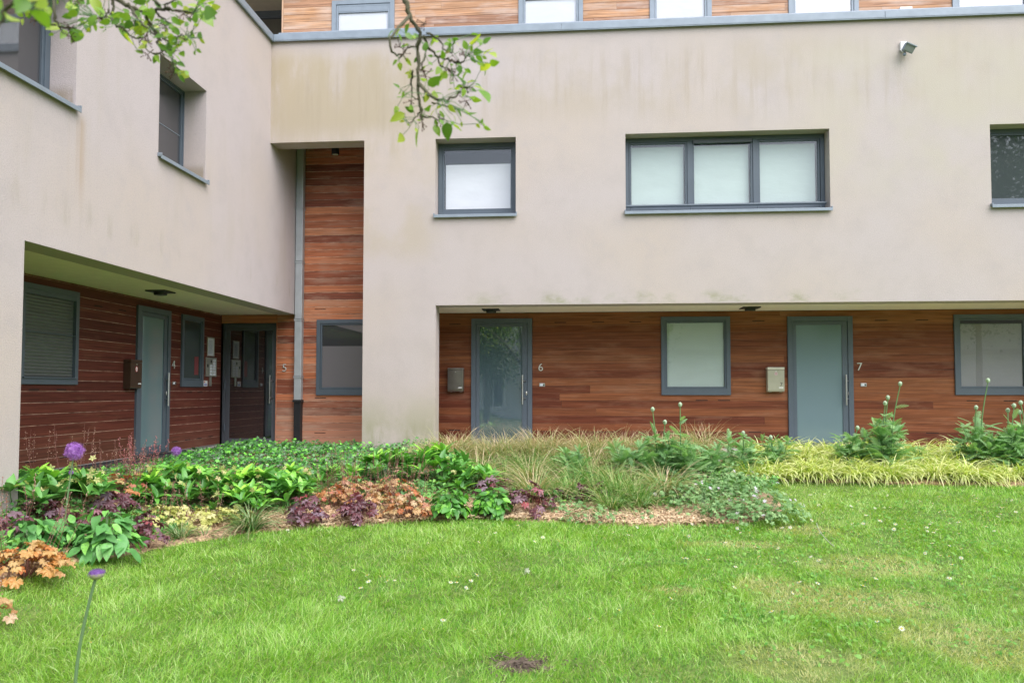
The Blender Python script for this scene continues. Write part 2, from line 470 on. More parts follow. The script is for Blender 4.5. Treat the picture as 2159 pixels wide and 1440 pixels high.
m_slat = simple('roller_slat_paint', (.10, .108, .105), .35)
m_curtain = simple('curtain_cloth', (.50, .50, .48), .9)

m_pipe = simple('pipe_zinc', (.36, .38, .40), .42, .1, .5, var=.08)
def thin_glass(name, ior=1.8):
    m, nt, n, l, b = newmat(name); n.remove(b)
    tr = n.new('ShaderNodeBsdfTransparent'); tr.inputs[0].default_value = (.97, .975, .98, 1)
    gl = n.new('ShaderNodeBsdfGlossy'); gl.inputs['Roughness'].default_value = .0
    g = n.new('ShaderNodeNewGeometry'); nz = n.new('ShaderNodeTexNoise'); nz.inputs['Scale'].default_value = 1.3; nz.inputs['Detail'].default_value = 1
    l.new(g.outputs['Position'], nz.inputs['Vector'])
    bp = n.new('ShaderNodeBump'); bp.inputs['Strength'].default_value = .06; bp.inputs['Distance'].default_value = .01
    l.new(nz.outputs[0], bp.inputs['Height']); l.new(bp.outputs[0], gl.inputs['Normal'])
    lw = n.new('ShaderNodeLayerWeight'); lw.inputs[0].default_value = .5
    pw = n.new('ShaderNodeMath'); pw.operation = 'POWER'; pw.inputs[1].default_value = 5; l.new(lw.outputs['Facing'], pw.inputs[0])
    fr = n.new('ShaderNodeMath'); fr.operation = 'MULTIPLY_ADD'; fr.inputs[1].default_value = .9; fr.inputs[2].default_value = ((ior - 1) / (ior + 1)) ** 2
    l.new(pw.outputs[0], fr.inputs[0])
    mx = n.new('ShaderNodeMixShader'); l.new(fr.outputs[0], mx.inputs[0]); l.new(tr.outputs[0], mx.inputs[1]); l.new(gl.outputs[0], mx.inputs[2])
    l.new(mx.outputs[0], n['Material Output'].inputs[0]); return m
g_thin = thin_glass('window_glass', 1.65)
def fabric(name, col):
    m, nt, n, l, b = newmat(name)
    b.inputs['Roughness'].default_value = .9; b.inputs['Specular IOR Level'].default_value = .1
    g = n.new('ShaderNodeNewGeometry'); vm = n.new('ShaderNodeVectorMath'); vm.operation = 'MULTIPLY'; vm.inputs[1].default_value = (1.2, 1.2, 2.5)
    nz = n.new('ShaderNodeTexNoise'); nz.inputs['Scale'].default_value = 1.6; nz.inputs['Detail'].default_value = 3
    l.new(g.outputs['Position'], vm.inputs[0]); l.new(vm.outputs[0], nz.inputs['Vector'])
    r = n.new('ShaderNodeValToRGB'); r.color_ramp.elements[0].position = .3; r.color_ramp.elements[1].position = .7
    r.color_ramp.elements[0].color = tuple(c * .93 for c in col) + (1,); r.color_ramp.elements[1].color = tuple(col) + (1,)
    l.new(nz.outputs[0], r.inputs[0]); l.new(r.outputs[0], b.inputs['Base Color'])
    bp = n.new('ShaderNodeBump'); bp.inputs['Strength'].default_value = .25; bp.inputs['Distance'].default_value = .05
    l.new(nz.outputs[0], bp.inputs['Height']); l.new(bp.outputs[0], b.inputs['Normal']); return m
f_white = fabric('white_blind_cloth', (.86, .86, .90)); f_pale = fabric('pale_green_blind_cloth', (.56, .66, .61)); f_grey = fabric('grey_blind_cloth', (.34, .33, .34))
m_room = simple('dim_room', (.05, .05, .05), .9)
w_front = wood('cedar_front', [(0, (.125, .034, .017)), (.35, (.175, .054, .024)), (.7, (.225, .077, .032)), (1, (.27, .105, .046))], 0, weather=(.40, .22, .14), wamt=.34, wth=.50)
w_tall = wood('cedar_weathered', [(0, (.17, .052, .034)), (.35, (.30, .095, .052)), (.7, (.46, .155, .075)), (1, (.56, .225, .115))], 0, weather=(.46, .31, .23), wamt=.60, wth=.48, zband=(-.1, .9, .55))
w_side = wood('cedar_dark', [(0, (.088, .024, .018)), (.5, (.13, .035, .024)), (1, (.18, .055, .033))], 1, weather=(.30, .17, .10), wamt=.30, wth=.55, zband=(-.1, .5, .22))
w_top = wood('cedar_upper', [(0, (.36, .19, .12)), (.4, (.46, .25, .15)), (.7, (.55, .30, .16)), (1, (.58, .40, .31))], 0, weather=(.60, .47, .41), wamt=.75, wth=.44)

# ------------------------------------------------------------------ ground
def axis_pts(a, b, c, d, fine):
    near = np.arange(b, c + 1e-6, fine)
    lo = b - np.geomspace(.5, b - a, 14)[::-1]; hi = c + np.geomspace(.5, d - c, 14)
    return np.concatenate([lo, near, hi])
gx = axis_pts(-400, -9, 17, 400, .2); gy = axis_pts(-400, -16, 2, 400, .2)
GX, GY = np.meshgrid(gx, gy)
GZ = T(GX, GY)
nx, ny = len(gx), len(gy)
ii = (np.arange(ny - 1)[:, None] * nx + np.arange(nx - 1)[None]).ravel()
ground_f = np.stack([ii, ii + 1, ii + nx + 1, ii + nx], -1)
m_turf, nt, n, l, b = newmat('turf')
g = n.new('ShaderNodeNewGeometry')
nz = n.new('ShaderNodeTexNoise'); nz.inputs['Scale'].default_value = 9; nz.inputs['Detail'].default_value = 8
l.new(g.outputs['Position'], nz.inputs['Vector'])
r = n.new('ShaderNodeValToRGB'); r.color_ramp.elements[0].position = .35; r.color_ramp.elements[1].position = .68
r.color_ramp.elements[0].color = (.085, .13, .022, 1); r.color_ramp.elements[1].color = (.16, .23, .045, 1)
l.new(nz.outputs[0], r.inputs[0]); l.new(r.outputs[0], b.inputs['Base Color']); b.inputs['Roughness'].default_value = .9
mb = MB(); mb.add(np.stack([GX, GY, GZ], -1).reshape(-1, 3), ground_f, smooth=True)
mb.build('lawn', m_turf, kind='structure')

BED_EDGE = [(-60, 1262), (0, 1236), (70, 1215), (130, 1195), (240, 1181), (300, 1172), (350, 1158), (430, 1142), (520, 1127), (640, 1116), (760, 1111), (880, 1101), (1000, 1097),
            (1180, 1103), (1320, 1112), (1470, 1110), (1600, 1103), (1652, 1086), (1655, 1062), (1600, 1030), (1575, 1016), (1700, 1018), (1900, 1023), (2159, 1026), (2500, 1030)]
BP = np.array([at(u, v) for u, v in BED_EDGE] + [(14, -.1), (0.0, -.1), (-.05, -.1), (-.8, -.1), (-.8, -5.3), (.05, -5.4), (.05, -8)])
def in_bed(x, y, poly=BP):
    x = np.asarray(x); y = np.asarray(y); c = np.zeros(x.shape, bool)
    for (x0, y0), (x1, y1) in zip(poly, np.roll(poly, -1, 0)):
        k = (y0 > y) != (y1 > y)
        c ^= k & (x < (x1 - x0) * (y - y0) / (y1 - y0 + 1e-12) + x0)
    return c
bx = np.arange(-1.0, 14, .07); by = np.arange(-8.2, .1, .07)
BX, BY = np.meshgrid(bx, by)
BZ = T(BX, BY) + .030 + .010 * noise2(BX, BY, 9, 3)
nbx, nby = len(bx), len(by)
ii = (np.arange(nby - 1)[:, None] * nbx + np.arange(nbx - 1)[None]).ravel()
keepg = in_bed(BX[:-1, :-1] + .035, BY[:-1, :-1] + .035)
inner = np.zeros(BX.shape, bool); inner[1:-1, 1:-1] = keepg[1:, 1:] & keepg[:-1, 1:] & keepg[1:, :-1] & keepg[:-1, :-1]
BZ = np.where(inner, BZ, T(BX, BY) - .015)
keep = in_bed((BX[:-1, :-1] + .035).ravel(), (BY[:-1, :-1] + .035).ravel())
ii = ii[keep]
mb = MB(); mb.add(np.stack([BX, BY, BZ], -1).reshape(-1, 3), np.stack([ii, ii + 1, ii + nbx + 1, ii + nbx], -1), smooth=True)
m_mulch, nt, n, l, b = newmat('bark_mulch')
g = n.new('ShaderNodeNewGeometry')
nz = n.new('ShaderNodeTexNoise'); nz.inputs['Scale'].default_value = 30; nz.inputs['Detail'].default_value = 9
l.new(g.outputs['Position'], nz.inputs['Vector'])
r = n.new('ShaderNodeValToRGB'); r.color_ramp.elements[0].position = .4; r.color_ramp.elements[1].position = .62
r.color_ramp.elements[0].color = (.17, .105, .062, 1); r.color_ramp.elements[1].color = (.52, .35, .21, 1)
l.new(nz.outputs[0], r.inputs[0]); l.new(r.outputs[0], b.inputs['Base Color']); b.inputs['Roughness'].default_value = .95
mb.build('planting_bed', m_mulch, kind='structure')

mb = MB()
mb.box(-1.36, 13.4, .012, 1.23, -.4, 0.0)
mb.build('path', m_path, kind='structure')
mb = MB(); mb.box(-1.352, -1.05, -5.35, .008, -.4, -.012)
mb.build('kerb', m_plinth, kind='structure')
#__BUILDING__
# ------------------------------------------------------------------ the building
bld = thing('apartment_building', 'beige rendered flats with an L-shaped courtyard front, cedar cladding and grey doors and windows', 'building')
YB, XB = 1.236, -1.366                       # planes of the cladding under the overhangs
MF = Matrix.Translation((0, 0, 0))
MB_ = Matrix.Translation((0, YB, 0))
MW = Matrix.Rotation(math.pi / 2, 4, 'Z')
MWB = Matrix.Translation((XB, 0, 0)) @ MW
MT = Matrix.Translation((0, .6, 0))

def bm_del_front(me):
    """drops the face of the little room that lies behind the glass"""
    import bmesh
    bm = bmesh.new(); bm.from_mesh(me); bm.faces.ensure_lookup_table()
    bmesh.ops.delete(bm, geom=[bm.faces[2]], context='FACES_ONLY'); bm.to_mesh(me); bm.free()

def wall(x0, x1, z0, z1, holes, th):
    mb = MB()
    xs = sorted({x0, x1, *[min(max(q, x0), x1) for h in holes for q in h[:2]]})
    zs = sorted({z0, z1, *[min(max(q, z0), z1) for h in holes for q in h[2:]]})
    S = np.zeros((len(xs) + 1, len(zs) + 1), bool)
    for i in range(len(xs) - 1):
        for k in range(len(zs) - 1):
            cx, cz = (xs[i] + xs[i + 1]) / 2, (zs[k] + zs[k + 1]) / 2
            S[i + 1, k + 1] = not any(h[0] < cx < h[1] and h[2] < cz < h[3] for h in holes)
    V = []; F = []
    def quad(*p):
        F.append([len(V) + q for q in range(4)]); V.extend(p)
    for i in range(len(xs) - 1):
        for k in range(len(zs) - 1):
            if not S[i + 1, k + 1]: continue
            a, c, d, e = xs[i], xs[i + 1], zs[k], zs[k + 1]
            quad((a, 0, d), (c, 0, d), (c, 0, e), (a, 0, e)); quad((a, th, d), (a, th, e), (c, th, e), (c, th, d))
            if not S[i, k + 1]: quad((a, 0, d), (a, 0, e), (a, th, e), (a, th, d))
            if not S[i + 2, k + 1]: quad((c, 0, d), (c, th, d), (c, th, e), (c, 0, e))
            if not S[i + 1, k]: quad((a, 0, d), (a, th, d), (c, th, d), (c, 0, d))
            if not S[i + 1, k + 2]: quad((a, 0, e), (c, 0, e), (c, th, e), (a, th, e))
    return mb.add(V, np.array(F))

WIN_UP = [(2.70, 3.98, 3.715, 4.95), (5.69, 8.77, 3.715, 4.95), (11.105, 12.45, 3.715, 4.95)]
wall(-.05, 15, -.6, 6.63, [(-.06, 1.55, -.7, 4.955), (2.715, 13.5, -.7, 2.30)] + WIN_UP, .33).build('front_wall', m_front, bld, MF)
WIN_SIDE = [(-3.26, -2.125, 3.72, 4.95), (-6.9, -4.74, 3.72, 4.95)]
wall(-9.5, 1.23, -.6, 6.63, [(-5.375, 1.24, -.7, 2.295)] + WIN_SIDE, .33).build('side_wall', m_side, bld, MW)

mb = MB(); mb.box(1.6, 13.5, .33, YB, 2.304, 2.36); mb.build('soffit', m_soffit, bld)
mb = MB(); mb.box(XB - .05, -.33, -5.375, YB, 2.304, 2.36); mb.build('soffit', m_soffit, bld)
for bx_ in ((-.02, 1.6, .33, YB + .02, 5.26, 5.3), (1.6, 1.68, .33, YB, 2.36, 5.26), (XB - .3, -.33, -5.6, -5.376, -.4, 2.3), (13.5, 13.7, .33, YB + .2, -.4, 2.3)):
    mb = MB(); mb.box(*bx_); mb.build('recess_wall', m_front, bld)
mb = MB(); mb.box(-.343, 15, YB + .055, YB + .5, -.4, 6.3); mb.box(XB - .3, -.343, YB + .3, YB + .5, -.4, 6.3); mb.box(XB - .04, -.343, YB + .055, YB + .3, 2.156, 2.5); mb.box(-.02, 15, .9, 1.1, 6.37, 9.19); mb.box(XB - .3, XB - .06, -9, YB + .3, -.4, 6.4)
mb.box(-.3, 15, .34, 1.4, 6.30, 6.36); mb.box(-4, 15, -.0, 1.9, 9.2, 9.4)
mb.build('inner_wall', m_gap, bld)
mb = MB(); mb.box(-3.5, -.34, -9, 1.49, 6.30, 6.36); mb.build('terrace_floor', m_path, bld)

def clad(x0, x1, z0, z1, holes, pitch, joint=2.6, edge=.005, r0=0., r1=1., drift=None):
    """horizontal boards with butt joints, cut round the openings"""
    mb = MB(); z = z0
    while z < z1 - .01:
        zt = min(z + pitch, z1)
        cuts = [x0]; q = x0 + random.uniform(.4, 1) * joint
        while q < x1 - .5: cuts.append(q); q += random.uniform(.6, 1.5) * joint
        cuts.append(x1)
        segs = []
        for p, q in zip(cuts[:-1], cuts[1:]):
            rv = random.uniform(r0, r1)
            if drift: rv = min(1, max(0, rv + drift(z)))
            segs.append((p, q, rv, random.uniform(0, .0015)))
        zb = sorted({z, zt - edge, zt, *[h[k] for h in holes for k in (2, 3) if z + .003 < h[k] < zt - edge - .003]})
        for za, zc in zip(zb[:-1], zb[1:]):
            free = [(x0, x1)]
            for h in holes:
                if h[2] < (za + zc) / 2 < h[3]:
                    nf = []
                    for a, c in free:
                        if h[1] <= a or h[0] >= c: nf.append((a, c)); continue
                        if h[0] > a: nf.append((a, h[0]))
                        if h[1] < c: nf.append((h[1], c))
                    free = nf
            for a, c in free:
                if za > zt - edge - .0001:
                    mb.box(a, c, .0035, .02, za, zc, 1, random.random()); continue
                for p, q, rv, dd in segs:
                    p, q = max(p, a), min(q, c)
                    if q - p > .01: mb.box(p + .0012, q - .0012, dd, .022, za, zc, 0, rv)
        z += pitch
    mb.box(x0, x1, .024, .05, z0, z1, 2)
    return mb

D6, D7 = (3.120, 4.172, 0, 2.20), (8.447, 9.501, 0, 2.20)
W6, W7, W5 = (6.36, 7.508, .888, 2.21), (11.12, 12.3, .895, 2.215), (.378, 1.60, .879, 2.205)
clad(1.6, 13.5, .02, 2.30, [D6, D7, W6, W7], .1286, 7, .0040, .0, .92, lambda z: .22 * (z - 1.1) / 1.1).build('wood_cladding', [w_front, m_edged, m_gap], bld, MB_)
clad(-.343, 1.598, .02, 5.26, [W5], .1270, 9, .0085, .05, 1, lambda z: .1 * math.sin(z * 2.2)).build('wood_cladding', [w_tall, m_edge, m_gap], bld, MB_)
D4, W4A, W4B = (-1.384, -.495, .03, 2.185), (-3.66, -2.667, 1.032, 2.195), (-.146, .564, 1.02, 2.18)
clad(-5.375, YB - .002, .022, 2.30, [D4, W4A, W4B], .1330, 9, .006, .05, .62).build('wood_cladding', [w_side, m_edge, m_gap], bld, MWB)
mb = clad(XB + .002, -.345, 2.155, 2.30, [], .145, 9, .004)
mb.box(-.36, -.343, .0, .14, .0, 2.30, 0, .7)
mb.build('door_surround', [w_tall, m_edge, m_gap], bld, MB_)

mb = MB(); q = -5.37
while q < 1.2:
    mb.box(q + .004, min(q + .596, 1.228), -.012, .03, -.25, .012); q += .6
mb.box(-5.37, 1.228, -.006, .03, -.25, .019, 1)
mb.build('plinth', [m_plinth, m_grout], bld, MWB)

# ---- coping, rail, upper storey
mb = MB()
for a, c in ((.052, 4.7), (4.703, 9.6), (9.603, 15.2)): mb.box(a, c, -.055, .45, 6.612, 6.715)
mb.box(.052, 15.2, -.052, -.035, 6.597, 6.612)
mb.build('coping', m_zinc, bld, bevel=.004)
mb = MB(); mb.box(-.45, .05, -9.5, .45, 6.612, 6.715); mb.box(.033, .048, -9.5, -.05, 6.597, 6.612); mb.build('coping', m_zinc, bld, bevel=.004)
mb = MB(); mb.tube([(.08, .10, 6.785), (15, .10, 6.785)], .024, 10)
for x in np.arange(.95, 15, 1.02): mb.tube([(x, .10, 6.70), (x, .10, 6.78)], .009, 6)
mb.build('railing', m_zinc, bld)

WTOP = [(.80, 1.88), (3.98, 5.05), (6.14, 7.14), (8.36, 9.46), (10.90, 12.1), (13.2, 14.2)]
clad(-.05, 15, 6.36, 9.2, [(a, c, 6.3, 7.575) for a, c in WTOP], .1256, 2.8, .006, .0, 1).build('upper_cladding', [w_top, m_edged, m_gap], bld, MT)
mb = MB(); mb.box(-.078, -.052, .595, .66, 6.36, 9.2); mb.build('corner_trim', simple('pale_cedar_trim', (.62, .40, .27), .7), bld)
mb = MB(); mb.box(-3.5, -.06, -.35, 1.62, 7.93, 8.0); mb.build('balcony_ceiling', simple('balcony_ceiling_paint', (.47, .37, .28), .85), bld)
mb = MB(); mb.frame(-3.4, -.06, 6.36, 7.93, 1.5, 1.6, .11, 0)
mb.box(-1.75, -1.66, 1.5, 1.6, 6.47, 7.82)
o = mb.build('balcony_door', m_greydark, bld)
mb = MB(); mb.box(-3.3, -.17, 1.55, 1.58, 6.47, 7.82); mb.build('pane', g_dark, o)
for i, (a, c) in enumerate(WTOP):
    mb = MB(); mb.frame(a, c, 6.36, 7.575, -.02, .05, .075); mb.frame(a + .078, c - .078, 6.438, 7.497, -.008, .05, .035)
    o = mb.build('window', m_zinc, bld, MT, bevel=.002)
    mb = MB(); mb.box(a + .11, c - .11, .012, .016, 6.47, 7.468); mb.build('pane', g_thin, o, MT)
    mb = MB(); mb.box(a + .115, c - .115, .0205, .0225, 6.45, 7.45); mb.build('blind', f_white, o, MT)
    if i == 0:
        mb = MB(); mb.box(a + .115, c - .115, -.006, .011, 7.38, 7.465); mb.box(a + .115, c - .115, -.004, .011, 7.36, 7.378); mb.build('blind_box', m_zinc, o, MT)

# ---- windows and doors
def sill(o, M, a, c, z=3.715):
    mb = MB(); mb.box(a - .018, c + .018, -.052, .27, z - .006, z + .012); mb.box(a - .018, c + .018, -.055, -.044, z - .034, z + .010)
    mb.box(a - .02, a - .004, -.055, .0, z + .012, z + .035); mb.box(c + .004, c + .02, -.055, 0, z + .012, z + .035)
    mb.build('sill', m_zinc, o, M, bevel=.002)

def up_window(M, a, c, z0, z1, y, fw=.062, panes=None, mat=g_mid, blind=None, drop=.03):
    """a window set deep in the render"""
    mb = MB(); a0, c0, zb, zt = a + .004, c - .004, z0 + .075, z1 - .004
    mb.frame(a0, c0, zb, zt, y, y + .07, fw)
    panes = panes or [(a0 + fw, c0 - fw)]
    for i, (p, q) in enumerate(panes):
        mb.frame(p + .002, q - .002, zb + fw + .002, zt - fw - .002, y + .014, y + .07, .030)
        if i: mb.box(panes[i - 1][1], p, y, y + .07, zb + fw, zt - fw)
    o = mb.build('window', m_grey, bld, M, bevel=.002)
    for p, q in panes:
        mb = MB(); mb.box(p + .03, q - .03, y + .035, y + .040, zb + fw + .03, zt - fw - .03); mb.build('pane', mat, o, M)
        if blind:
            mb = MB(); mb.box(p + .045, q - .045, y + .105, y + .108, zb + fw - .0, zt - fw - .03 - drop); mb.build('blind', blind, o, M)
            mb = MB(); mb.box(p - .06, q + .06, y + .075, y + .5, zb, zt); me_ = mb.build('room', m_room, o, M)
            # open the box towards the glass
            bm_del_front(me_.data)
    sill(o, M, a, c, z0)
    return o

o = up_window(MF, 2.70, 3.98, 3.715, 4.95, .25, mat=g_thin, blind=f_white, drop=.22)
o = up_window(MF, 5.69, 8.77, 3.715, 4.95, .22, panes=[(5.76, 6.67), (6.745, 7.68), (7.755, 8.70)], mat=g_thin, blind=f_pale, drop=.02)
mb = MB(); mb.tube([(5.70, .10, 3.835), (8.74, .10, 3.835)], .022, 10)
for x in (5.78, 6.70, 7.72, 8.66): mb.tube([(x, .10, 3.72), (x, .10, 3.83)], .008, 6)
mb.build('guard_bar', m_grey, o, MF)
mb = MB(); mb.box(6.76, 7.665, .20, .232, 4.845, 4.90); mb.build('blind_box', m_greydark, o, MF)
o = up_window(MF, 11.105, 12.45, 3.715, 4.95, .22, mat=g_clear)
# the two windows of the wing
o = up_window(MW, -3.26, -2.125, 3.72, 4.95, .30, fw=.022, mat=g_mid)
mb = MB(); mb.box(-3.2, -2.18, .328, .334, 4.33, 4.338); mb.build('cross_bar', m_zinc, o, MW)
o = up_window(MW, -6.9, -4.74, 3.72, 4.95, .27, fw=.07, panes=[(-6.82, -5.85), (-5.77, -4.81)], mat=g_mid)

def gf_window(M, a, c, z0, z1, mat, wb=.11, w=.068, blind=None):
    mb = MB(); mb.frame(a, c, z0, z1, -.028, .03, w, wb=wb)
    mb.frame(a + w + .003, c - w - .003, z0 + wb + .003, z1 - w - .003, -.014, .03, .026)
    mb.box(a + .1, a + .13, -.0295, -.028, z0 + .045, z0 + .052); mb.box(c - .13, c - .1, -.0295, -.028, z0 + .045, z0 + .052)
    o = mb.build('window', m_grey, bld, M, bevel=.002)
    mb = MB(); mb.box(a + w + .029, c - w - .029, .006, .010, z0 + wb + .029, z1 - w - .029); mb.build('pane', mat, o, M)
    if blind: mb = MB(); mb.box(a + w + .035, c - w - .035, .0225, .0235, z0 + wb + .03, z1 - w - .035); mb.build('blind', blind, o, M)
    return o, (a + w + .029, c - w - .029, z0 + wb + .029, z1 - w - .029)

o, _ = gf_window(MB_, *W6, g_thin, blind=f_pale)
o, r_ = gf_window(MB_, *W7, g_thin, blind=f_grey)
mb = MB(); mb.box(r_[0], r_[1], -.006, .005, r_[3] - .055, r_[3]); mb.build('blind_box', m_blackp, o, MB_)
o, r_ = gf_window(MB_, *W5, g_mid)
mb = MB(); mb.box(r_[0], r_[1], .0045, .0058, r_[2], r_[2] + .72); mb.build('frosted_band', g_blindgrey, o, MB_)
# wing window with an outside roller blind
mb = MB(); a, c, z0, z1 = W4A
mb.frame(a, c, z0, z1, -.03, .03, .06, wb=.07); mb.box(a + .06, c - .06, -.028, .02, z1 - .12, z1 - .062)
mb.box(a + .05, c - .05, -.022, -.012, z0 + .60, z0 + .612); mb.box(a + .03, c - .03, -.05, -.03, z0 + .07, z0 + .085)
o = mb.build('window', m_grey, bld, MWB, bevel=.002)
mb = MB(); zz = z0 + .09
while zz < z1 - .14:
    yy = np.linspace(0, 1, 6); pr = np.array([(.012 - .009 * math.sin(math.pi * q), zz + .037 * q) for q in yy])
    V = np.array([(x, p[0], p[1]) for p in pr for x in (a + .068, c - .068)]); F = np.array([(2 * q, 2 * q + 1, 2 * q + 3, 2 * q + 2) for q in range(5)])
    mb.add(V, F, smooth=True); zz += .040
mb.box(a + .06, c - .06, .014, .02, z0 + .07, z1 - .12)
mb.build('roller_blind', m_slat, o, MWB)
o, r_ = gf_window(MWB, *W4B, g_clear, wb=.11, w=.06)
mb = MB(); mb.box(r_[1] - .17, r_[1] - .04, .0030, .0055, r_[2] + .06, r_[2] + .36); mb.build('red_card', simple('faded_red_card', (.20, .045, .05), .6), o, MWB)

def door(M, D, mat, hx, name='door', w=.08, lw=.058, mframe=m_grey, lab=None):
    a, c, z0, z1 = D
    mb = MB(); mb.frame(a, c, z0, z1, -.032, .03, w, wb=.02)
    mb.frame(a + w + .004, c - w - .004, z0 + .024, z1 - w - .004, -.018, .03, lw, wb=.085)
    mb.box(c - w - .004 - lw - .03, c - w - .004 - lw, -.018, .03, z0 + .109, z1 - w - .004 - lw)
    o = mb.build(name, mframe, bld, M, bevel=.002)
    if lab: o['label'] = lab
    mb = MB(); mb.box(a + w + .004 + lw, c - w - .034 - lw, -.004, .02, z0 + .109, z1 - w - .004 - lw); mb.build('pane', mat, o, M)
    mb = MB(); mb.tube([(hx, -.085, .725), (hx, -.085, 1.228)], .0135, 10)
    for z in (.83, 1.125): mb.tube([(hx, -.085, z), (hx + .05, -.045, z), (hx + .055, -.017, z)], .008, 8)
    mb.build('handle', m_steel, o, M)
    mb = MB(); mb.ball((hx + .066, -.018, .917), .017, .008, .034, 12, 8); mb.box(hx + .063, hx + .069, -.030, -.02, .908, .926); mb.build('lock', m_alu, o, M)
    return o
door(MB_, D6, glassy('frosted_glass_sky', (.065, .105, .13), .0, ior=2.7), 4.008)
door(MB_, D7, g_frost, 9.363)
door(MWB, D4, g_frost, -.64)
# glass entrance door number five, set back in the corner
MD5 = Matrix.Translation((0, YB + .09, 0))
mb = MB(); a, c, z0, z1 = XB + .004, -.365, 0.0, 2.152
mb.frame(a, c, z0, z1, -.03, .03, .05, wb=.02); mb.frame(a + .054, c - .02, z0 + .024, z1 - .054, -.018, .03, .072, wb=.085)
o = mb.build('door', m_greydark, bld, MD5, bevel=.002); o['label'] = 'dark clear glass entrance door'
mb = MB(); mb.box(a + .126, c - .092, -.006, .02, z0 + .109, z1 - .126); mb.build('pane', g_dark, o, MD5)
mb = MB(); mb.tube([(-.47, -.085, .73), (-.47, -.085, 1.23)], .0125, 10)
for z in (.83, 1.13): mb.tube([(-.47, -.085, z), (-.43, -.05, z), (-.425, -.017, z)], .008, 8)
mb.build('handle', m_steel, o, MD5)
for z in (.30, 1.05, 1.95):
    mb = MB(); mb.tube([(a + .05, -.04, z - .06), (a + .05, -.04, z + .06)], .014, 8); mb.build('hinge', m_grey, o, MD5)

# ---- vent slots in the boards
def slots(M, lst, w=.2):
    for x, z in lst:
        mb = MB(); mb.box(x - w / 2, x + w / 2, -.0015, .01, z - .006, z + .006); mb.build('vent_slot', m_gap, bld, M)
slots(MB_, [(2.83, 2.11), (4.655, 2.128), (5.30, 2.13), (5.93, 2.13), (7.98, 2.13), (9.97, 2.13), (10.62, 2.13), (11.40, .80), (11.98, .80), (7.03, .80), (7.40, .80), (10.75, .27), (2.83, .28), (.43, 2.39), (.45, .83), (.45, .22), (7.9, .27)])
slots(MWB, [(-2.25, 2.07), (-1.72, 2.07), (-3.40, .97), (-2.93, .97), (-3.43, .14), (-2.85, .14), (-2.27, .14), (-1.63, .14), (-.40, 2.04), (-.28, .16), (.12, .16), (.50, .16), (.9, .17), (.15, .93), (.5, .93)], .17)

# ---- rainwater pipe
mb = MB(); mb.box(.012, .140, -.12, -.005, .79, 5.26); o = mb.build('downpipe', m_pipe, bld, MB_, bevel=.012)
for z in (1.19, 2.19, 3.21, 4.15):
    mb = MB(); mb.box(.006, .146, -.128, -.002, z - .012, z + .012); mb.box(.003, .149, -.131, -.002, z + .022, z + .03); mb.build('bracket', m_pipe, o, MB_)
mb = MB(); mb.box(.016, .136, -.116, -.003, 0, .76); mb.box(-.002, .154, -.134, -.002, .755, .80); mb.box(.012, .140, -.120, -.002, .34, .352); mb.build('pipe_shoe', m_black, o, MB_, bevel=.004)

# ------------------------------------------------------------------ things fixed to the building
def text(name, s, size, loc, rz, mat, label=None, cat=None, parent=None, ext=.006, group=None):
    cu = bpy.data.curves.new(name, 'FONT'); cu.body = s; cu.size = size; cu.extrude = ext; cu.align_x = 'CENTER'; cu.offset = -.0015 if parent is None else 0
    cu.materials.append(mat)
    tmp = bpy.data.objects.new(name, cu); C.objects.link(tmp)
    me = bpy.data.meshes.new_from_object(tmp.evaluated_get(bpy.context.evaluated_depsgraph_get()))
    bpy.data.objects.remove(tmp); me.name = name
    o = bpy.data.objects.new(name, me); C.objects.link(o)
    o.location = loc; o.rotation_euler = (math.pi / 2, 0, rz)
    if parent is not None: o.parent = parent
    return tag(o, label, cat, group)

NG = 'house numbers beside the doors'
m_silver = simple('silver_number', (.50, .50, .48), .4)
m_num = simple('pale_number_enamel', (.60, .60, .54), .4)
text('house_number', '6', .185, (4.318, YB - .012, 1.298), 0, m_num, 'pale number 6 on the cedar wall right of the reflecting door', 'house number', group=NG)
text('house_number', '7', .185, (9.606, YB - .012, 1.298), 0, m_num, 'pale number 7 on the cedar wall right of the frosted door', 'house number', group=NG)
text('house_number', '5', .185, (-.198, YB - .012, 1.298), 0, m_silver, 'metal number 5 on the narrow boards left of the rainwater pipe', 'house number', group=NG)
text('house_number', '4', .185, (XB + .012, -.373, 1.298), math.pi / 2, m_silver, 'metal number 4 on the dark boards between door and slim window', 'house number', group=NG)

def mailbox(loc, rz, mat, label, lidmat=None):
    t = thing('mailbox', label, 'mailbox', loc, rz, 'mailboxes beside the doors')
    w, h, d = .272, .408, .11
    mb = MB()
    # side profile: bowed bottom, flat front
    prof = [(0, 0), (-d * .75, 0), (-d * .93, .012), (-d, .04), (-d, h - .045), (0, h - .045)]
    V = [(x, p[0], p[1]) for x in (-w / 2, w / 2) for p in prof]; k = len(prof)
    F = [[i, (i + 1) % k, (i + 1) % k + k, i + k] for i in range(k)]
    mb.add(V, [np.array(F), np.array([list(range(k))[::-1]]), np.array([[i + k for i in range(k)]])])
    mb.box(-w / 2 + .03, -w / 2 + .07, -.07, -.04, -.008, 0); mb.box(w / 2 - .07, w / 2 - .03, -.07, -.04, -.008, 0)
    mb.build('mailbox_body', mat, t, bevel=.003)
    mb = MB(); mb.box(-w / 2 - .002, w / 2 + .002, -d - .006, 0, h - .041, h); mb.build('lid', lidmat or mat, t, bevel=.006)
    mb = MB(); mb.tube([(0, -d, h - .068), (0, -d - .007, h - .068)], .011, 12); mb.build('lock', m_alu, t)
    mb = MB(); mb.box(.045, .115, -d - .004, -d, .062, .078); mb.build('name_plate', m_white, t)
    return t
mailbox((2.859, YB, .94), 0, m_steeld, 'brushed steel mailbox between the stucco pier and the reflecting door')
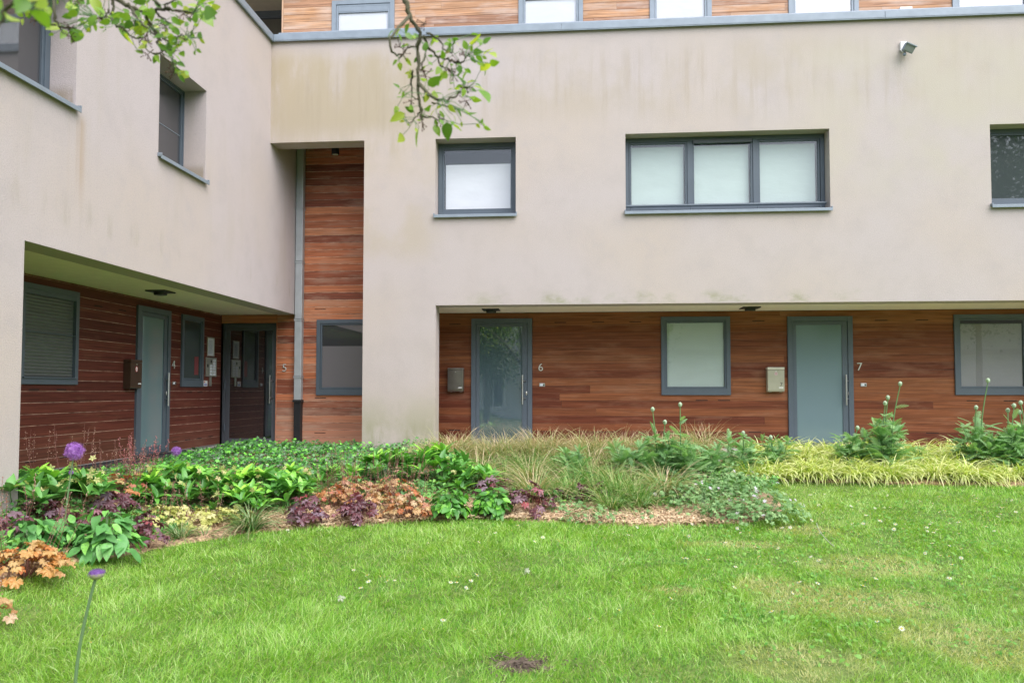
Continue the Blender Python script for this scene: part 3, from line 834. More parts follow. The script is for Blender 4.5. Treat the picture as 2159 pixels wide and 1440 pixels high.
t = mailbox((8.228, YB, .943), 0, m_taupe, 'grey-green painted mailbox bearing a small black 7', m_cream)
text('number_sticker', '7', .085, (.083, -.1115, .095), 0, m_blackp, parent=t, ext=.0008)
mb = MB(); th = np.linspace(0, 2 * np.pi, 20, endpoint=False)
mb.add([(.0 + .030 * math.cos(q), -.1118, .300 + .032 * math.sin(q)) for q in th], np.arange(20)[None]); 
for k in range(4): mb.box(-.018, .018, -.1128, -.1122, .283 + k * .010, .287 + k * .010, 1)
mb.build('sticker', [simple('pale_sticker', (.52, .42, .40), .6), m_pink], t)
t = mailbox((XB, -1.535, .985), math.pi / 2, m_bronze, 'bronze mailbox with a red and white sticker beside door 4')
mb = MB(); mb.add([(.0 + .030 * math.cos(q), -.1118, .275 + .042 * math.sin(q)) for q in th], np.arange(20)[None])
mb.add([(.0 + .022 * math.cos(q), -.1124, .275 + .033 * math.sin(q)) for q in th], np.arange(20)[None], mi=1)
for k in range(3): mb.box(-.013, .013, -.1134, -.1128, .262 + k * .010, .266 + k * .010, 0)
mb.build('sticker', [m_red, m_white], t)

def doorbell(loc, rz, label):
    t = thing('doorbell', label, 'doorbell', loc, rz, 'doorbells beside the doors')
    mb = MB(); mb.box(-.049, .049, -.010, 0, -.028, .028); mb.build('plate', m_steel, t, bevel=.004)
    mb = MB(); mb.box(-.040, .012, -.012, -.010, -.016, .016); mb.build('name_strip', m_paper, t)
    mb = MB(); mb.ball((.028, -.011, 0), .012, .006, .012); mb.build('button', m_blackp, t)
doorbell((4.342, YB, 1.058), 0, 'small doorbell plate on the boards below number 6')
doorbell((9.669, YB, 1.058), 0, 'small doorbell plate on the boards below number 7')
doorbell((XB, -.33, 1.075), math.pi / 2, 'small doorbell plate on the dark boards below number 4')

def soffit_lamp(loc, rz, label):
    t = thing('ceiling_lamp', label, 'lamp', loc, rz, 'square lamps under the overhangs')
    mb = MB(); mb.box(-.14, .14, -.14, .14, -.018, 0); mb.build('mounting_plate', m_blackp, t, bevel=.003)
    mb = MB(); mb.tube([(0, 0, -.018), (0, 0, -.055)], [.088, .082], 24); mb.build('lamp_body', m_black, t)
    mb = MB(); mb.tube([(0, 0, -.055), (0, 0, -.058)], .060, 24); mb.build('lens', simple('lamp_lens', (.16, .17, .17), .2), t)
soffit_lamp((3.52, .70, 2.304), 0, 'black square ceiling lamp above the reflecting door 6')
soffit_lamp((7.72, .70, 2.304), 0, 'black square ceiling lamp left of door 7')
soffit_lamp((-.70, -1.93, 2.304), 0, 'black square ceiling lamp before door 4 under the side overhang')
t = thing('spot_lamp', 'small black cylinder spot hanging at the top of the tall cedar recess', 'lamp', (.865, .65, 5.26))
mb = MB(); mb.tube([(0, 0, -.31), (0, 0, -.18)], .064, 20); mb.tube([(0, 0, -.18), (0, 0, 0)], .02, 10); mb.build('lamp_body', m_black, t)
mb = MB(); mb.tube([(0, 0, -.312), (0, 0, -.309)], .048, 18); mb.build('lens', simple('spot_lens', (.4, .42, .34), .2), t)

t = thing('floodlight', 'grey floodlight with white sensor box high on the stucco wall', 'floodlight', (9.87, 0, 6.1)); t.scale = (.82, .82, .82)
mb = MB(); mb.box(-.055, .055, -.055, 0, .02, .17); mb.build('junction_box', m_white, t, bevel=.006)
M = Matrix.Translation((.035, -.15, -.005)) @ Matrix.Rotation(rad(28), 4, 'X') @ Matrix.Rotation(rad(22), 4, 'Y')
mb = MB(); pr = [(-.10, .07), (.10, .07), (.105, -.06), (-.105, -.06)]
mb.box(-.10, .10, -.055, .02, -.065, .065); mb.box(-.07, .07, .02, .06, -.045, .045); mb.box(-.11, .11, -.075, -.055, .055, .085)
mb.build('lamp_head', m_zinc, t, M, bevel=.012)
mb = MB(); mb.box(-.085, .085, -.062, -.0555, -.05, .05); mb.build('lens', simple('flood_lens', (.23, .25, .25), .15), t, M)
mb = MB(); mb.tube([(-.04, -.03, .02), (-.075, -.09, -.0), (-.06, -.13, -.06), (.01, -.10, -.08)], .010, 8); mb.build('cable', m_white, t)
mb = MB(); mb.ball((-.02, -.12, -.105), .035, .03, .03); mb.tube([(0, -.02, .03), (0, -.11, -.08)], .016, 8); mb.build('sensor', m_zinc, t)

t = thing('notice_frame', 'slim white framed notice above the intercom on dark boards', 'notice', (XB, .834, 1.546), math.pi / 2)
mb = MB(); mb.frame(-.124, .124, 0, .326, -.016, 0, .018); mb.build('frame', m_alu, t, bevel=.003)
mb = MB(); mb.box(-.106, .106, -.008, -.001, .018, .308)
for k in range(14):
    mb.box(-.075, .07, -.0092, -.0085, .05 + k * .0165, .056 + k * .0165, 1)
mb.build('sheet', [m_paper, m_ink], t)
t = thing('intercom', 'steel intercom panel with two columns of name buttons', 'intercom', (XB, .845, 1.197), math.pi / 2)
mb = MB(); mb.box(-.185, .185, -.025, 0, 0, .328); mb.build('panel', m_alu, t, bevel=.004)
mb = MB()
for cxx, k0, k1 in ((-.02, 0, 4), (.095, 0, 6)):
    for k in range(k0, k1): mb.box(cxx - .045, cxx + .045, -.029, -.025, .022 + k * .048, .060 + k * .048)
mb.build('button', m_paper, t)
mb = MB(); mb.box(-.16, -.12, -.028, -.025, .16, .21); mb.box(-.04, .0, -.028, -.025, .235, .285); mb.build('camera_lens', m_blackp, t)
mb = MB(); mb.box(-.045, .03, -.012, 0, -.16, -.003); mb.build('cable_cover', m_alu, t)
t = thing('sticker_sign', 'small white square sign with blue and red print beside the slim window', 'sign', (XB, .672, 1.032), math.pi / 2)
mb = MB(); mb.box(-.068, .068, -.006, 0, 0, .095); mb.build('sign_board', m_white, t)
mb = MB(); mb.box(-.048, .048, -.0072, -.0061, .015, .035, 0); mb.box(-.048, .048, -.0072, -.0061, .043, .050, 0); mb.box(-.048, -.018, -.0072, -.0061, .058, .082, 1); mb.build('print', [m_blue, m_red], t)
t = thing('roof_lamp', 'small white lamp standing on the grey roof edge', 'lamp', (9.99, .16, 6.715))
mb = MB(); mb.box(-.09, .09, -.04, .04, .09, .14); mb.build('lamp_head', m_white, t, bevel=.004)
mb = MB(); mb.tube([(0, 0, 0), (0, 0, .09)], .012, 8); mb.build('stem', m_zinc, t)
#__PLANTS__
# ------------------------------------------------------------------ villa and trees on the other side of the lawn (seen in the panes)
v = thing('villa', 'pale stucco villa across the garden, mirrored in the door panes', 'building', (3.5, -27, -.6), math.pi)
m_villa = simple('villa_stucco', (.80, .79, .77), .9); m_vtrim = simple('villa_trim', (.62, .60, .56), .8)
holes = [(x - .6, x + .6, z, z + 2.1) for x in (-6, -3, 0, 3, 6) for z in (.6, 4.3)] + [(x - .6, x + .6, 4.3, 6.4) for x in (-21, -15, -10)]
mb = wall(-26, 9, 0, 8, holes, .4); mb.box(-26, 9, .45, 9, 0, 7.9); mb.build('wall', m_villa, v)
mb = MB(); mb.box(-26.4, 9.4, -.5, 9.2, 8.0, 8.35); mb.box(-26.1, 9.1, -.12, 0, 3.45, 3.75); mb.build('cornice', m_vtrim, v)
mb = MB(); V = [(-26.4, -.5, 8.35), (9.4, -.5, 8.35), (9.4, 9.2, 8.35), (-26.4, 9.2, 8.35), (-22, 4, 10.6), (6, 4, 10.6)]
mb.add(V, [np.array([(0, 1, 5, 4), (2, 3, 4, 5)]), np.array([(1, 2, 5), (3, 0, 4)])]); mb.build('roof', simple('slate', (.07, .075, .085), .6), v)
for h in holes:
    mb = MB(); mb.frame(h[0], h[1], h[2], h[3], .2, .27, .07); mb.box(-.03 + (h[0] + h[1]) / 2, .03 + (h[0] + h[1]) / 2, .2, .27, h[2] + .07, h[3] - .07); mb.frame(h[0] - .14, h[1] + .14, h[2] - .1, h[3] + .14, -.06, 0, .14)
    o = mb.build('window', m_white, v)
    mb = MB(); mb.box(h[0] + .05, h[1] - .05, .25, .28, h[2] + .05, h[3] - .05); mb.build('pane', g_mid, o)
mb = MB(); mb.box(-4.2, 4.2, -1.3, -.125, 3.55, 3.74); mb.box(-4.2, 4.2, -1.3, -1.1, 4.6, 4.72)
for x in np.arange(-4.1, 4.2, .28): mb.tube([(x, -1.2, 3.74), (x, -1.2, 4.0), (x, -1.2, 4.3), (x, -1.2, 4.6)], [.05, .09, .05, .06], 8)
for x in (-3.9, -1.4, 1.4, 3.9): mb.box(x - .14, x + .14, -1.25, -.97, 0, 3.55)
mb.build('balcony', m_vtrim, v)

# leaf outline templates: (verts, [faces], t)
def ovate(wd=.62, cup=.12, droop=.15, n=6, curl=0.):
    V = []; t = []
    for i in range(n + 1):
        q = i / n; w = wd * .5 * (math.sin(math.pi * min(1, q ** .72)) ** .85) * (1 if 0 < i < n else 0) + (.01 if i == 0 else 0)
        z = -droop * q * q
        for sgn in (-1, 0, 1):
            V.append((q, sgn * w, z + (cup * w if sgn else 0) + curl * math.sin(q * 9 + sgn)*.03)); t.append(q)
    F = [(i * 3 + j, i * 3 + 3 + j, i * 3 + 4 + j, i * 3 + 1 + j) for i in range(n) for j in (0, 1)]
    return np.array(V), [np.array(F)], np.array(t)

def lobed(nl=7, depth=.3, ruf=.10, k=5, cup=.1, seed=0, teeth=.06):
    """round palmate leaf, stalk at the origin, tip along +x"""
    r = np.random.default_rng(seed)
    n = nl * k + 1
    th = np.linspace(-math.pi * .93, math.pi * .93, n)
    ph = (np.arange(n) % k) / k
    rad_ = .5 * (1 - depth * np.abs(np.cos(math.pi * ph)) ** 2.2) * (1 - .16 * np.abs(th) / math.pi) + teeth * .5 * ((np.arange(n) % 2) * 2 - 1) * .5
    V = [(.32, 0, 0)]; t = [0]
    for fr in (.5, 1.0):
        for a, q, p in zip(th, rad_, ph):
            V.append((.32 + q * fr * math.cos(a), q * fr * math.sin(a), -cup * fr * fr * q + ruf * fr * fr * (math.cos(2 * math.pi * p) * .35 + .3 * math.sin(a * 3 + seed) + r.normal() * .25))); t.append(fr)
    F3 = [(0, 1 + i, 2 + i) for i in range(n - 1)]
    F4 = [(1 + i, 1 + n + i, 2 + n + i, 2 + i) for i in range(n - 1)]
    return np.array(V), [np.array(F3), np.array(F4)], np.array(t)

def pinnate(np_=9, L=1.0, wl=.36, droop=.35, sd=0):
    r = np.random.default_rng(sd); V = []; F = []; t = []
    def z(q): return -droop * q * q
    def add(pts, fs):
        b_ = len(V); V.extend(pts); F.extend([[i + b_ for i in f] for f in fs]); t.extend([p[0] for p in pts])
    for i in range(6):
        q0, q1 = i / 6, (i + 1) / 6
        w0, w1 = .022 * (1.1 - q0), .022 * (1.1 - q1)
        add([(q0, -w0, z(q0)), (q1, -w1, z(q1)), (q1, w1, z(q1)), (q0, w0, z(q0))], [(0, 1, 2, 3)])
    for i in range(np_):
        q = .16 + .80 * i / (np_ - 1); l_ = wl * (math.sin(math.pi * (.12 + .80 * q)) ** .8) * r.uniform(.85, 1.1)
        for sg in (-1, 1):
            a = rad(58 - 28 * q) + r.normal() * .08
            dx, dy = math.cos(a), math.sin(a) * sg; nx_, ny_ = -math.sin(a) * sg, math.cos(a)
            w = .022 + .010 * (1 - q)
            def P(s_, o_): return (q + dx * l_ * s_ + nx_ * o_ * sg * 0 - dy * 0 + (-dy) * o_ * 0 + nx_ * 0 + o_ * (-math.sin(a)), dy * l_ * s_ + o_ * math.cos(a) * sg, z(min(1.2, q + dx * l_ * s_)) - .10 * s_ * s_ * l_ + .02)
            add([P(0, -w * .4), P(.35, -w), P(.6, -w * .55), P(.72, -w * .75), P(1, 0), P(.7, w * .7), P(.55, w * .5), P(.3, w), P(0, w * .4)],
                [(0, 1, 7, 8), (1, 2, 6, 7), (2, 3, 5, 6)]); b_ = len(V) - 9
            F.append([b_ + 3, b_ + 4, b_ + 4, b_ + 5])
    F4 = np.array([f for f in F if len(set(f)) == 4]); F3 = np.array([[f[0], f[1], f[3]] for f in F if len(set(f)) == 3])
    return np.array(V), [F4, F3], np.array(t)

def star(n=5, w=.35, cup=.3):
    V = [(0, 0, 0)]; F = []; t = [0]
    for k in range(n):
        a = 2 * math.pi * k / n
        b_ = len(V)
        V += [(.55 * math.cos(a - w), .55 * math.sin(a - w), cup * .4), (math.cos(a), math.sin(a), cup), (.55 * math.cos(a + w), .55 * math.sin(a + w), cup * .4)]; t += [.5, 1, .5]
        F.append((0, b_, b_ + 1, b_ + 2))
    return np.array(V), [np.array(F)], np.array(t)
def bell():
    V = np.array([(0, 0, .5), (.3, 0, 0), (0, .3, 0), (-.3, 0, 0), (0, -.3, 0), (0, 0, -.5)], float)
    F = np.array([(0, 1, 2), (0, 2, 3), (0, 3, 4), (0, 4, 1), (5, 2, 1), (5, 3, 2), (5, 4, 3), (5, 1, 4)])
    return V, [F], np.array([0, .5, .5, .5, .5, 1])

HEU = [lobed(7, .22, .16, 5, .16, s, .05) for s in range(4)]
HEUP = [lobed(7, .40, .15, 5, .14, s + 9, .05) for s in range(4)]
GER = [lobed(5, .48, .07, 6, .08, s + 3, .14) for s in range(3)]
IVY = [lobed(5, .42, .06, 4, .05, s + 20, .0) for s in range(3)]
OVA = [ovate(.60, .22, .18), ovate(.68, .12, .30), ovate(.52, .3, .08)]
QUI = [ovate(.50, .25, .25, 9, 1.0), ovate(.56, .2, .4, 9, 1.0)]
PIN = [pinnate(11, 1, .34, .35, 1), pinnate(10, 1, .30, .6, 2), pinnate(12, 1, .32, .15, 3)]
STAR5, STAR6, BELL = star(5, .5, .15), star(6, .16, .25), bell()

# foliage materials
L_heup = leafmat('purple_coral_bell_leaf', [(0, (.055, .016, .022)), (.35, (.10, .028, .035)), (.7, (.14, .07, .085)), (.88, (.17, .12, .15)), (1, (.24, .035, .035))], .30, .18, vein=((.20, .14, .17), .55, .72, 55), tcol=(1.6, .7, .6), gain=1.35)
L_heuo = leafmat('amber_coral_bell_leaf', [(0, (.46, .13, .05)), (.15, (.52, .26, .10)), (.4, (.56, .40, .20)), (.6, (.50, .42, .18)), (.85, (.58, .42, .28)), (1, (.50, .14, .09))], .42, .3, vein=((.34, .15, .07), .5, .75, 60), tcol=(1.2, .9, .6), gain=1.05)
L_heuf = leafmat('fiery_coral_bell_leaf', [(0, (.55, .15, .04)), (.3, (.58, .29, .08)), (.65, (.60, .42, .18)), (1, (.46, .22, .09))], .42, .32, vein=((.62, .46, .20), .48, .75, 60), tcol=(1.2, .9, .5))
L_heul = leafmat('lime_coral_bell_leaf', [(0, (.34, .36, .08)), (.5, (.46, .45, .16)), (1, (.55, .52, .26))], .45, .25, vein=((.24, .07, .05), .66, .80, 40), gain=1.25)
L_hel = leafmat('hellebore_leaf', [(0, (.030, .085, .020)), (.5, (.05, .14, .028)), (.8, (.09, .22, .035)), (1, (.17, .32, .04))], .36, .22, gain=2.35)
L_helf = leafmat('hellebore_flower', [(0, (.42, .44, .12)), (.6, (.55, .54, .24)), (1, (.60, .46, .26))], .6, .3, gain=1.1)
L_quilt = leafmat('quilted_leaf', [(0, (.035, .11, .025)), (.6, (.06, .17, .045)), (1, (.12, .28, .05))], .48, .2, vein=((.10, .22, .08), .55, .75, 60), gain=2.1)
L_heart = leafmat('heart_leaf', [(0, (.035, .12, .02)), (.6, (.065, .20, .03)), (1, (.15, .36, .04))], .36, .25, gain=1.6)
L_gera = leafmat('cranesbill_leaf', [(0, (.12, .25, .08)), (.5, (.20, .36, .13)), (1, (.32, .48, .20))], .6, .28)
L_pop = leafmat('thistle_leaf', [(0, (.19, .36, .16)), (.5, (.26, .46, .19)), (1, (.40, .60, .27))], .6, .35)
L_ivy = leafmat('ivy_leaf', [(0, (.028, .085, .024)), (.45, (.045, .15, .03)), (.75, (.09, .10, .085)), (.8, (.07, .25, .03)), (1, (.12, .34, .04))], .26, .12, spec=.6, gain=1.9)
L_tan = leafmat('tan_sedge_blade', [(0, (.13, .25, .06)), (.4, (.24, .33, .10)), (.62, (.40, .38, .18)), (.85, (.58, .44, .28)), (1, (.66, .50, .36))], .5, .3, tip=((.66, .50, .34), .5, 1.1), gain=1.12)
L_sedge = leafmat('green_sedge_blade', [(0, (.045, .11, .025)), (.6, (.08, .17, .04)), (.85, (.25, .30, .16)), (1, (.48, .36, .22))], .42, .2, tip=((.35, .24, .11), .8, 1.0), gain=1.4)
L_gold = leafmat('golden_sedge_blade', [(0, (.26, .44, .05)), (.3, (.48, .62, .08)), (.65, (.70, .74, .26)), (1, (.84, .82, .52))], .45, .3, tip=((.78, .78, .42), .5, 1.1), tcol=(1.1, 1.1, .6))
L_weed = leafmat('low_weed_leaf', [(0, (.04, .12, .03)), (.6, (.08, .21, .05)), (1, (.16, .32, .06))], .5, .25, gain=1.6)
L_stem = leafmat('green_stem', [(0, (.10, .20, .07)), (1, (.16, .28, .11))], .5, 0)
L_stemr = leafmat('reddish_stem', [(0, (.14, .045, .04)), (1, (.22, .09, .07))], .5, 0)
L_bell = leafmat('tiny_bell_flower', [(0, (.30, .12, .09)), (.5, (.50, .30, .22)), (1, (.62, .46, .38))], .6, .2)
L_bellp = leafmat('pink_bell_flower', [(0, (.50, .12, .14)), (1, (.62, .28, .28))], .6, .2)
L_ger_f = leafmat('cranesbill_flower', [(0, (.55, .46, .58)), (1, (.72, .66, .74))], .6, .3)
L_bud = leafmat('thistle_bud', [(0, (.26, .36, .22)), (1, (.42, .52, .36))], .6, 0)
L_alli = leafmat('allium_floret', [(0, (.24, .075, .36)), (.5, (.36, .15, .50)), (1, (.48, .26, .60))], .55, .2, tcol=(1.1, .8, 1.2), gain=1.15)
L_allid = leafmat('dark_allium_floret', [(0, (.09, .03, .16)), (.6, (.16, .07, .27)), (1, (.26, .14, .36))], .55, .1, tcol=(1.1, .8, 1.2), gain=1.3)
L_husk = leafmat('allium_husk', [(0, (.38, .40, .20)), (1, (.50, .50, .30))], .6, .2)
L_astem = leafmat('allium_stem', [(0, (.13, .22, .10)), (1, (.16, .26, .13))], .45, 0)
L_pear = leafmat('pear_leaf', [(0, (.09, .20, .03)), (.35, (.16, .32, .04)), (.75, (.28, .44, .05)), (1, (.48, .54, .08))], .36, .45, vein=((.22, .17, .04), .7, .8, 40), tcol=(1.4, 1.4, .6))
m_bark = simple('mossy_bark', (.085, .080, .045), .9, bump=.6, bscale=90, var=.45)
m_spur = simple('withered_brown_spur', (.10, .055, .035), .9, var=.3)

def nrm(a): return a / (np.linalg.norm(a, axis=-1, keepdims=True) + 1e-9)
def dome(n, R, h, tilt=.9, jit=.35, low=.45, r0=.0):
    """leaf positions, outward axes and normals on a rough dome"""
    ph = rng.uniform(0, 2 * np.pi, n); q = np.sqrt(rng.uniform(r0, 1, n))
    o = np.stack([np.cos(ph), np.sin(ph), np.zeros(n)], -1)
    z = h * (1 - .62 * q ** 2) * rng.uniform(low, 1.0, n)
    O = o * (q * R)[:, None] + np.array([0, 0, 1.0]) * z[:, None]
    N = nrm(o * (q * tilt)[:, None] + np.array([0, 0, 1.0]) + rng.normal(0, jit, (n, 3)))
    X = nrm(o + rng.normal(0, .45, (n, 3)))
    return O, X, N, q
def stalks(mb, O, w=.004, mi=1, base=.05):
    n = len(O); P0 = O * np.array([.12, .12, 0]) + np.array([0, 0, .0]); d = O - P0
    L = np.linalg.norm(d, axis=1)
    mb.strips(P0, np.arctan2(d[:, 1], d[:, 0]), np.arcsin(np.clip(d[:, 2] / L, -1, 1)), L, w, 0, 2, prof=lambda q: 1, mi=mi)
def spikes(mb, n, R, h0, h1, mi_s, mi_b, lean=.35, nb=22, bs=.012, up=.45):
    for _ in range(n):
        a = rng.uniform(0, 2 * np.pi); r_ = R * math.sqrt(rng.uniform(.02, 1)); h = rng.uniform(h0, h1); ln = rng.uniform(.1, lean) * h
        b_ = np.array([r_ * math.cos(a), r_ * math.sin(a), .04]); tip = b_ + np.array([ln * math.cos(a) + rng.normal() * .03, ln * math.sin(a) + rng.normal() * .03, h])
        q = np.linspace(0, 1, 5)[:, None]; P = b_ + (tip - b_) * q + np.array([math.cos(a), math.sin(a), 0]) * (.05 * h * np.sin(np.pi * q))
        mb.tube(P, np.linspace(.0022, .0012, 5), 4, mi=mi_s, rnd=rng.random(), cap=False)
        s_ = rng.uniform(up, 1, nb); B = b_ + (tip - b_) * s_[:, None] + np.array([math.cos(a), math.sin(a), 0]) * (.05 * h * np.sin(np.pi * s_))[:, None]
        B = B + rng.normal(0, .014, (nb, 3)) * (1.3 - s_[:, None])
        mb.inst(BELL, B, (1, 0, 0), nrm(rng.normal(0, .4, (nb, 3)) + np.array([0, 0, 1])), bs * rng.uniform(.6, 1.2, nb), mi=mi_b)

def place(name, label, cat, uv, group=None, xy=None, rz=None):
    x, y = at(*uv) if xy is None else xy
    o = thing(name, label, cat, (x, y, float(T(x, y)) + .005), rng.uniform(0, 6.28) if rz is None else rz, group)
    if name != 'thistle_plant': o.scale = (1.14, 1.14, 1.14)
    return o

def coral_bells(uv, R, h, size, mat, label, n=45, tpl=HEU, spk=0, sh=(.35, .5), bell_mat=None, group='coral bells in the flower bed', lean=.35, bs=.012, nb=22):
    t = place('coral_bells', label, 'plant', uv, group)
    mb = MB(); O, X, N, q = dome(n, R, h, .9, .32, .5)
    k = rng.integers(0, len(tpl), n); S = size * rng.uniform(.65, 1.15, n)
    O2 = O - X * (S * .3)[:, None]
    for i in range(len(tpl)): mb.inst(tpl[i], O2[k == i], X[k == i], N[k == i], S[k == i])
    stalks(mb, O, .004)
    mb.build('foliage', [mat, L_stemr], t)
    if spk:
        mb = MB(); spikes(mb, spk, R * .7, sh[0], sh[1], 0, 1, lean, nb, bs); mb.build('flower_stalks', [L_stemr, bell_mat or L_bell], t)
    return t

def hellebore(uv, R, h, label, ns_=16, Lf_=.19, nf=14, bright=.0, group='hellebores in the flower bed'):
    ns, Lf = int(ns_ * 1.5), Lf_ * .95
    t = place('hellebore', label, 'plant', uv, group)
    mb = MB(); O, X, N, q = dome(ns, R, h, .5, .2, .6)
    stalks(mb, O, .008)
    for i in range(ns):
        m = int(rng.integers(6, 9)); az = np.linspace(0, 2 * np.pi, m, endpoint=False) + rng.uniform(0, 6)
        el = .85 - .5 * q[i] * np.cos(az - math.atan2(X[i, 1], X[i, 0])) + rng.normal(0, .15, m)
        mb.strips(np.repeat(O[i:i + 1], m, 0), az, el, Lf * rng.uniform(.75, 1.15, m), Lf * .29 * rng.uniform(.85, 1.2, m), rng.uniform(.35, 1.0, m), 6,
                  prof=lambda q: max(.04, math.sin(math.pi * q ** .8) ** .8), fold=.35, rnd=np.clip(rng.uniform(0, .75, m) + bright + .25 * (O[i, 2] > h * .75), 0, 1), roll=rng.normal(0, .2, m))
    mb.build('foliage', [L_hel, L_stem], t)
    if nf:
        mb = MB(); a = rng.uniform(0, 2 * np.pi, nf); rr = R * np.sqrt(rng.uniform(.1, 1, nf))
        B = np.stack([rr * np.cos(a), rr * np.sin(a), h * rng.uniform(.72, 1.08, nf)], -1)
        for d_ in range(2):
            mb.inst(STAR5, B + rng.normal(0, .02, (nf, 3)), nrm(rng.normal(0, 1, (nf, 3))), nrm(rng.normal(0, .6, (nf, 3)) + np.array([0, -.4, -.4])), .032 * rng.uniform(.8, 1.2, nf))
        stalks(mb, B, .005); mb.build('flowers', [L_helf, L_stem], t)
    return t

def rosette(uv, R, h, L, label, n=34, mat=None, tpls=None, group=None, name='broadleaf_plant', up=1.0):
    t = place(name, label, 'plant', uv, group)
    mb = MB(); O, X, N, q = dome(n, R * .6, h, .8, .3, .35); tpls = tpls or QUI
    X = nrm(X + np.array([0, 0, 1.0]) * (.55 * up * (1 - q))[:, None]); k = rng.integers(0, len(tpls), n); S = L * rng.uniform(.65, 1.15, n)
    for i in range(len(tpls)): mb.inst(tpls[i], O[k == i], X[k == i], N[k == i], S[k == i], smooth=True)
    stalks(mb, O, .006); mb.build('foliage', [mat or L_quilt, L_stem], t)
    return t

def grass_mesh(n, L, W, d0, d1, spread, el0=.9, mat=None, nseg=6):
    mb = MB(); a = rng.uniform(0, 2 * np.pi, n); r_ = spread * np.sqrt(rng.random(n))
    P = np.stack([r_ * np.cos(a), r_ * np.sin(a), np.zeros(n)], -1); az = a + rng.normal(0, .5, n)
    mb.strips(P, az, rng.uniform(el0, 1.55, n), L * rng.uniform(.55, 1.1, n), W * rng.uniform(.7, 1.2, n), rng.uniform(d0, d1, n), nseg,
              prof=lambda q: (1 - q) ** .5 if q > .4 else .77 + .2 * (q / .4) * 0, roll=rng.normal(0, .3, n), rnd=np.clip(rng.beta(1.2, 1.2, n), 0, 1))
    return mb

# ------------------------------------------------------------------ flower bed, from the left
coral_bells((52, 1222), .26, .25, .098, L_heuf, 'orange coral bells at the lower left corner of the bed, beside the lawn', 85, HEU, 9, (.35, .55), bs=.011, lean=.6)
rosette((222, 1174), .34, .35, .125, 'broad quilted dark green plant on the lawn edge left of the purple leaves', 130, group='quilted broadleaf plants')
rosette((60, 1160), .28, .27, .115, 'grey-green quilted plant directly behind the orange coral bells', 80, group='quilted broadleaf plants')
rosette((135, 1150), .26, .22, .11, 'low grey-green quilted plant between two larger quilted plants', 70, group='quilted broadleaf plants')
coral_bells((95, 1112), .25, .24, .14, L_heup, 'dusky purple coral bells at the foot of the tall round allium', 34, HEUP)
coral_bells((20, 1135), .22, .22, .13, L_heup, 'dusky purple coral bells at the far left edge behind the orange ones', 28, HEUP, 6, (.3, .42), bs=.013)
coral_bells((312, 1158), .15, .31, .115, L_heup, 'upright wine-red coral bells on the lawn edge right of the quilted plant', 36, HEUP)
coral_bells((232, 1086), .22, .27, .14, L_heup, 'near black coral bells in front of the peach coloured ones', 26, HEUP)
coral_bells((228, 1052), .38, .24, .10, L_heuo, 'peach coloured coral bells with a haze of thin flower stalks', 60, HEU, 34, (.35, .5), bs=.010, nb=16)
t = coral_bells((292, 1030), .16, .18, .09, L_heuo, 'coral bells with pink flower spikes below the frosted side door', 18, HEU, 22, (.32, .52), L_bellp, bs=.013)
coral_bells((90, 1040), .10, .14, .09, L_heuo, 'small coral bells with two tall thin spikes before the stucco corner', 10, HEU, 4, (.48, .6), bs=.011, lean=.15)
coral_bells((150, 1030), .14, .14, .09, L_heuo, 'small coral bells with fine spikes behind the big allium ball', 10, HEU, 6, (.42, .55), bs=.010)
hellebore((30, 1085), .34, .28, 'dark hellebore at the left edge of the bed', 12, .20, 10)
hellebore((100, 1066), .40, .25, 'hellebore with pale yellow flowers in front of the stucco corner', 16, .19, 26, .15)
hellebore((172, 1078), .26, .26, 'hellebore standing just right of the tall allium stem', 10, .20, 4)
hellebore((160, 1040), .22, .15, 'small bright hellebore below the dark plinth behind the allium', 9, .17, 8, .25)
hellebore((395, 1062), .46, .34, 'large hellebore with yellow-green flowers below the slim window', 24, .21, 30)
hellebore((462, 1075), .28, .30, 'low hellebore between the two largest hellebores', 12, .18, 12, .1)
hellebore((548, 1066), .42, .37, 'large bright green hellebore below door number 5', 26, .20, 8, .22)
hellebore((595, 1075), .26, .30, 'small hellebore on the right flank of the large bright one', 11, .18, 4, .15)
hellebore((820, 1022), .34, .34, 'hellebore at the foot of the stucco pier, its left side', 16, .20, 2, .1)
hellebore((925, 1026), .38, .40, 'hellebore at the foot of the stucco pier, its right side', 20, .21, 2, .18)
hellebore((990, 1040), .28, .30, 'low hellebore behind the heart-leaved plant', 12, .19, 2, .2)
coral_bells((325, 1108), .28, .19, .085, L_heul, 'lime coral bells behind the wine-red ones', 60, HEU, 8, (.25, .4), bs=.012)
coral_bells((445, 1112), .30, .19, .085, L_heul, 'lime coral bells in front of the low hellebore', 70, HEU, 6, (.25, .4), bs=.012)
coral_bells((385, 1100), .26, .17, .085, L_heul, 'lime coral bells between the other two lime ones', 45, HEU)
for i, (uv, R, h, lab) in enumerate([((645, 1110), .20, .30, 'dark purple coral bells at the left end of the wood chip gap'), ((758, 1103), .21, .28, 'dusky purple coral bells in front of the orange patch'),
                       ((1045, 1050), .25, .30, 'purple coral bells behind the heart-leaved plant'), ((1118, 1086), .25, .32, 'dark purple coral bells right of the heart-leaved plant'),
                       ((1172, 1062), .13, .16, 'small purple coral bells at the right end of the purple row'), ((1228, 1062), .11, .20, 'small red-tinted coral bells among green cranesbill'), ((1262, 1058), .13, .22, 'small purple coral bells at the right among green cranesbill')]):
    coral_bells(uv, R, h, .135 if R > .15 else .11, L_heup, lab, 34 if R > .15 else 14, HEUP)
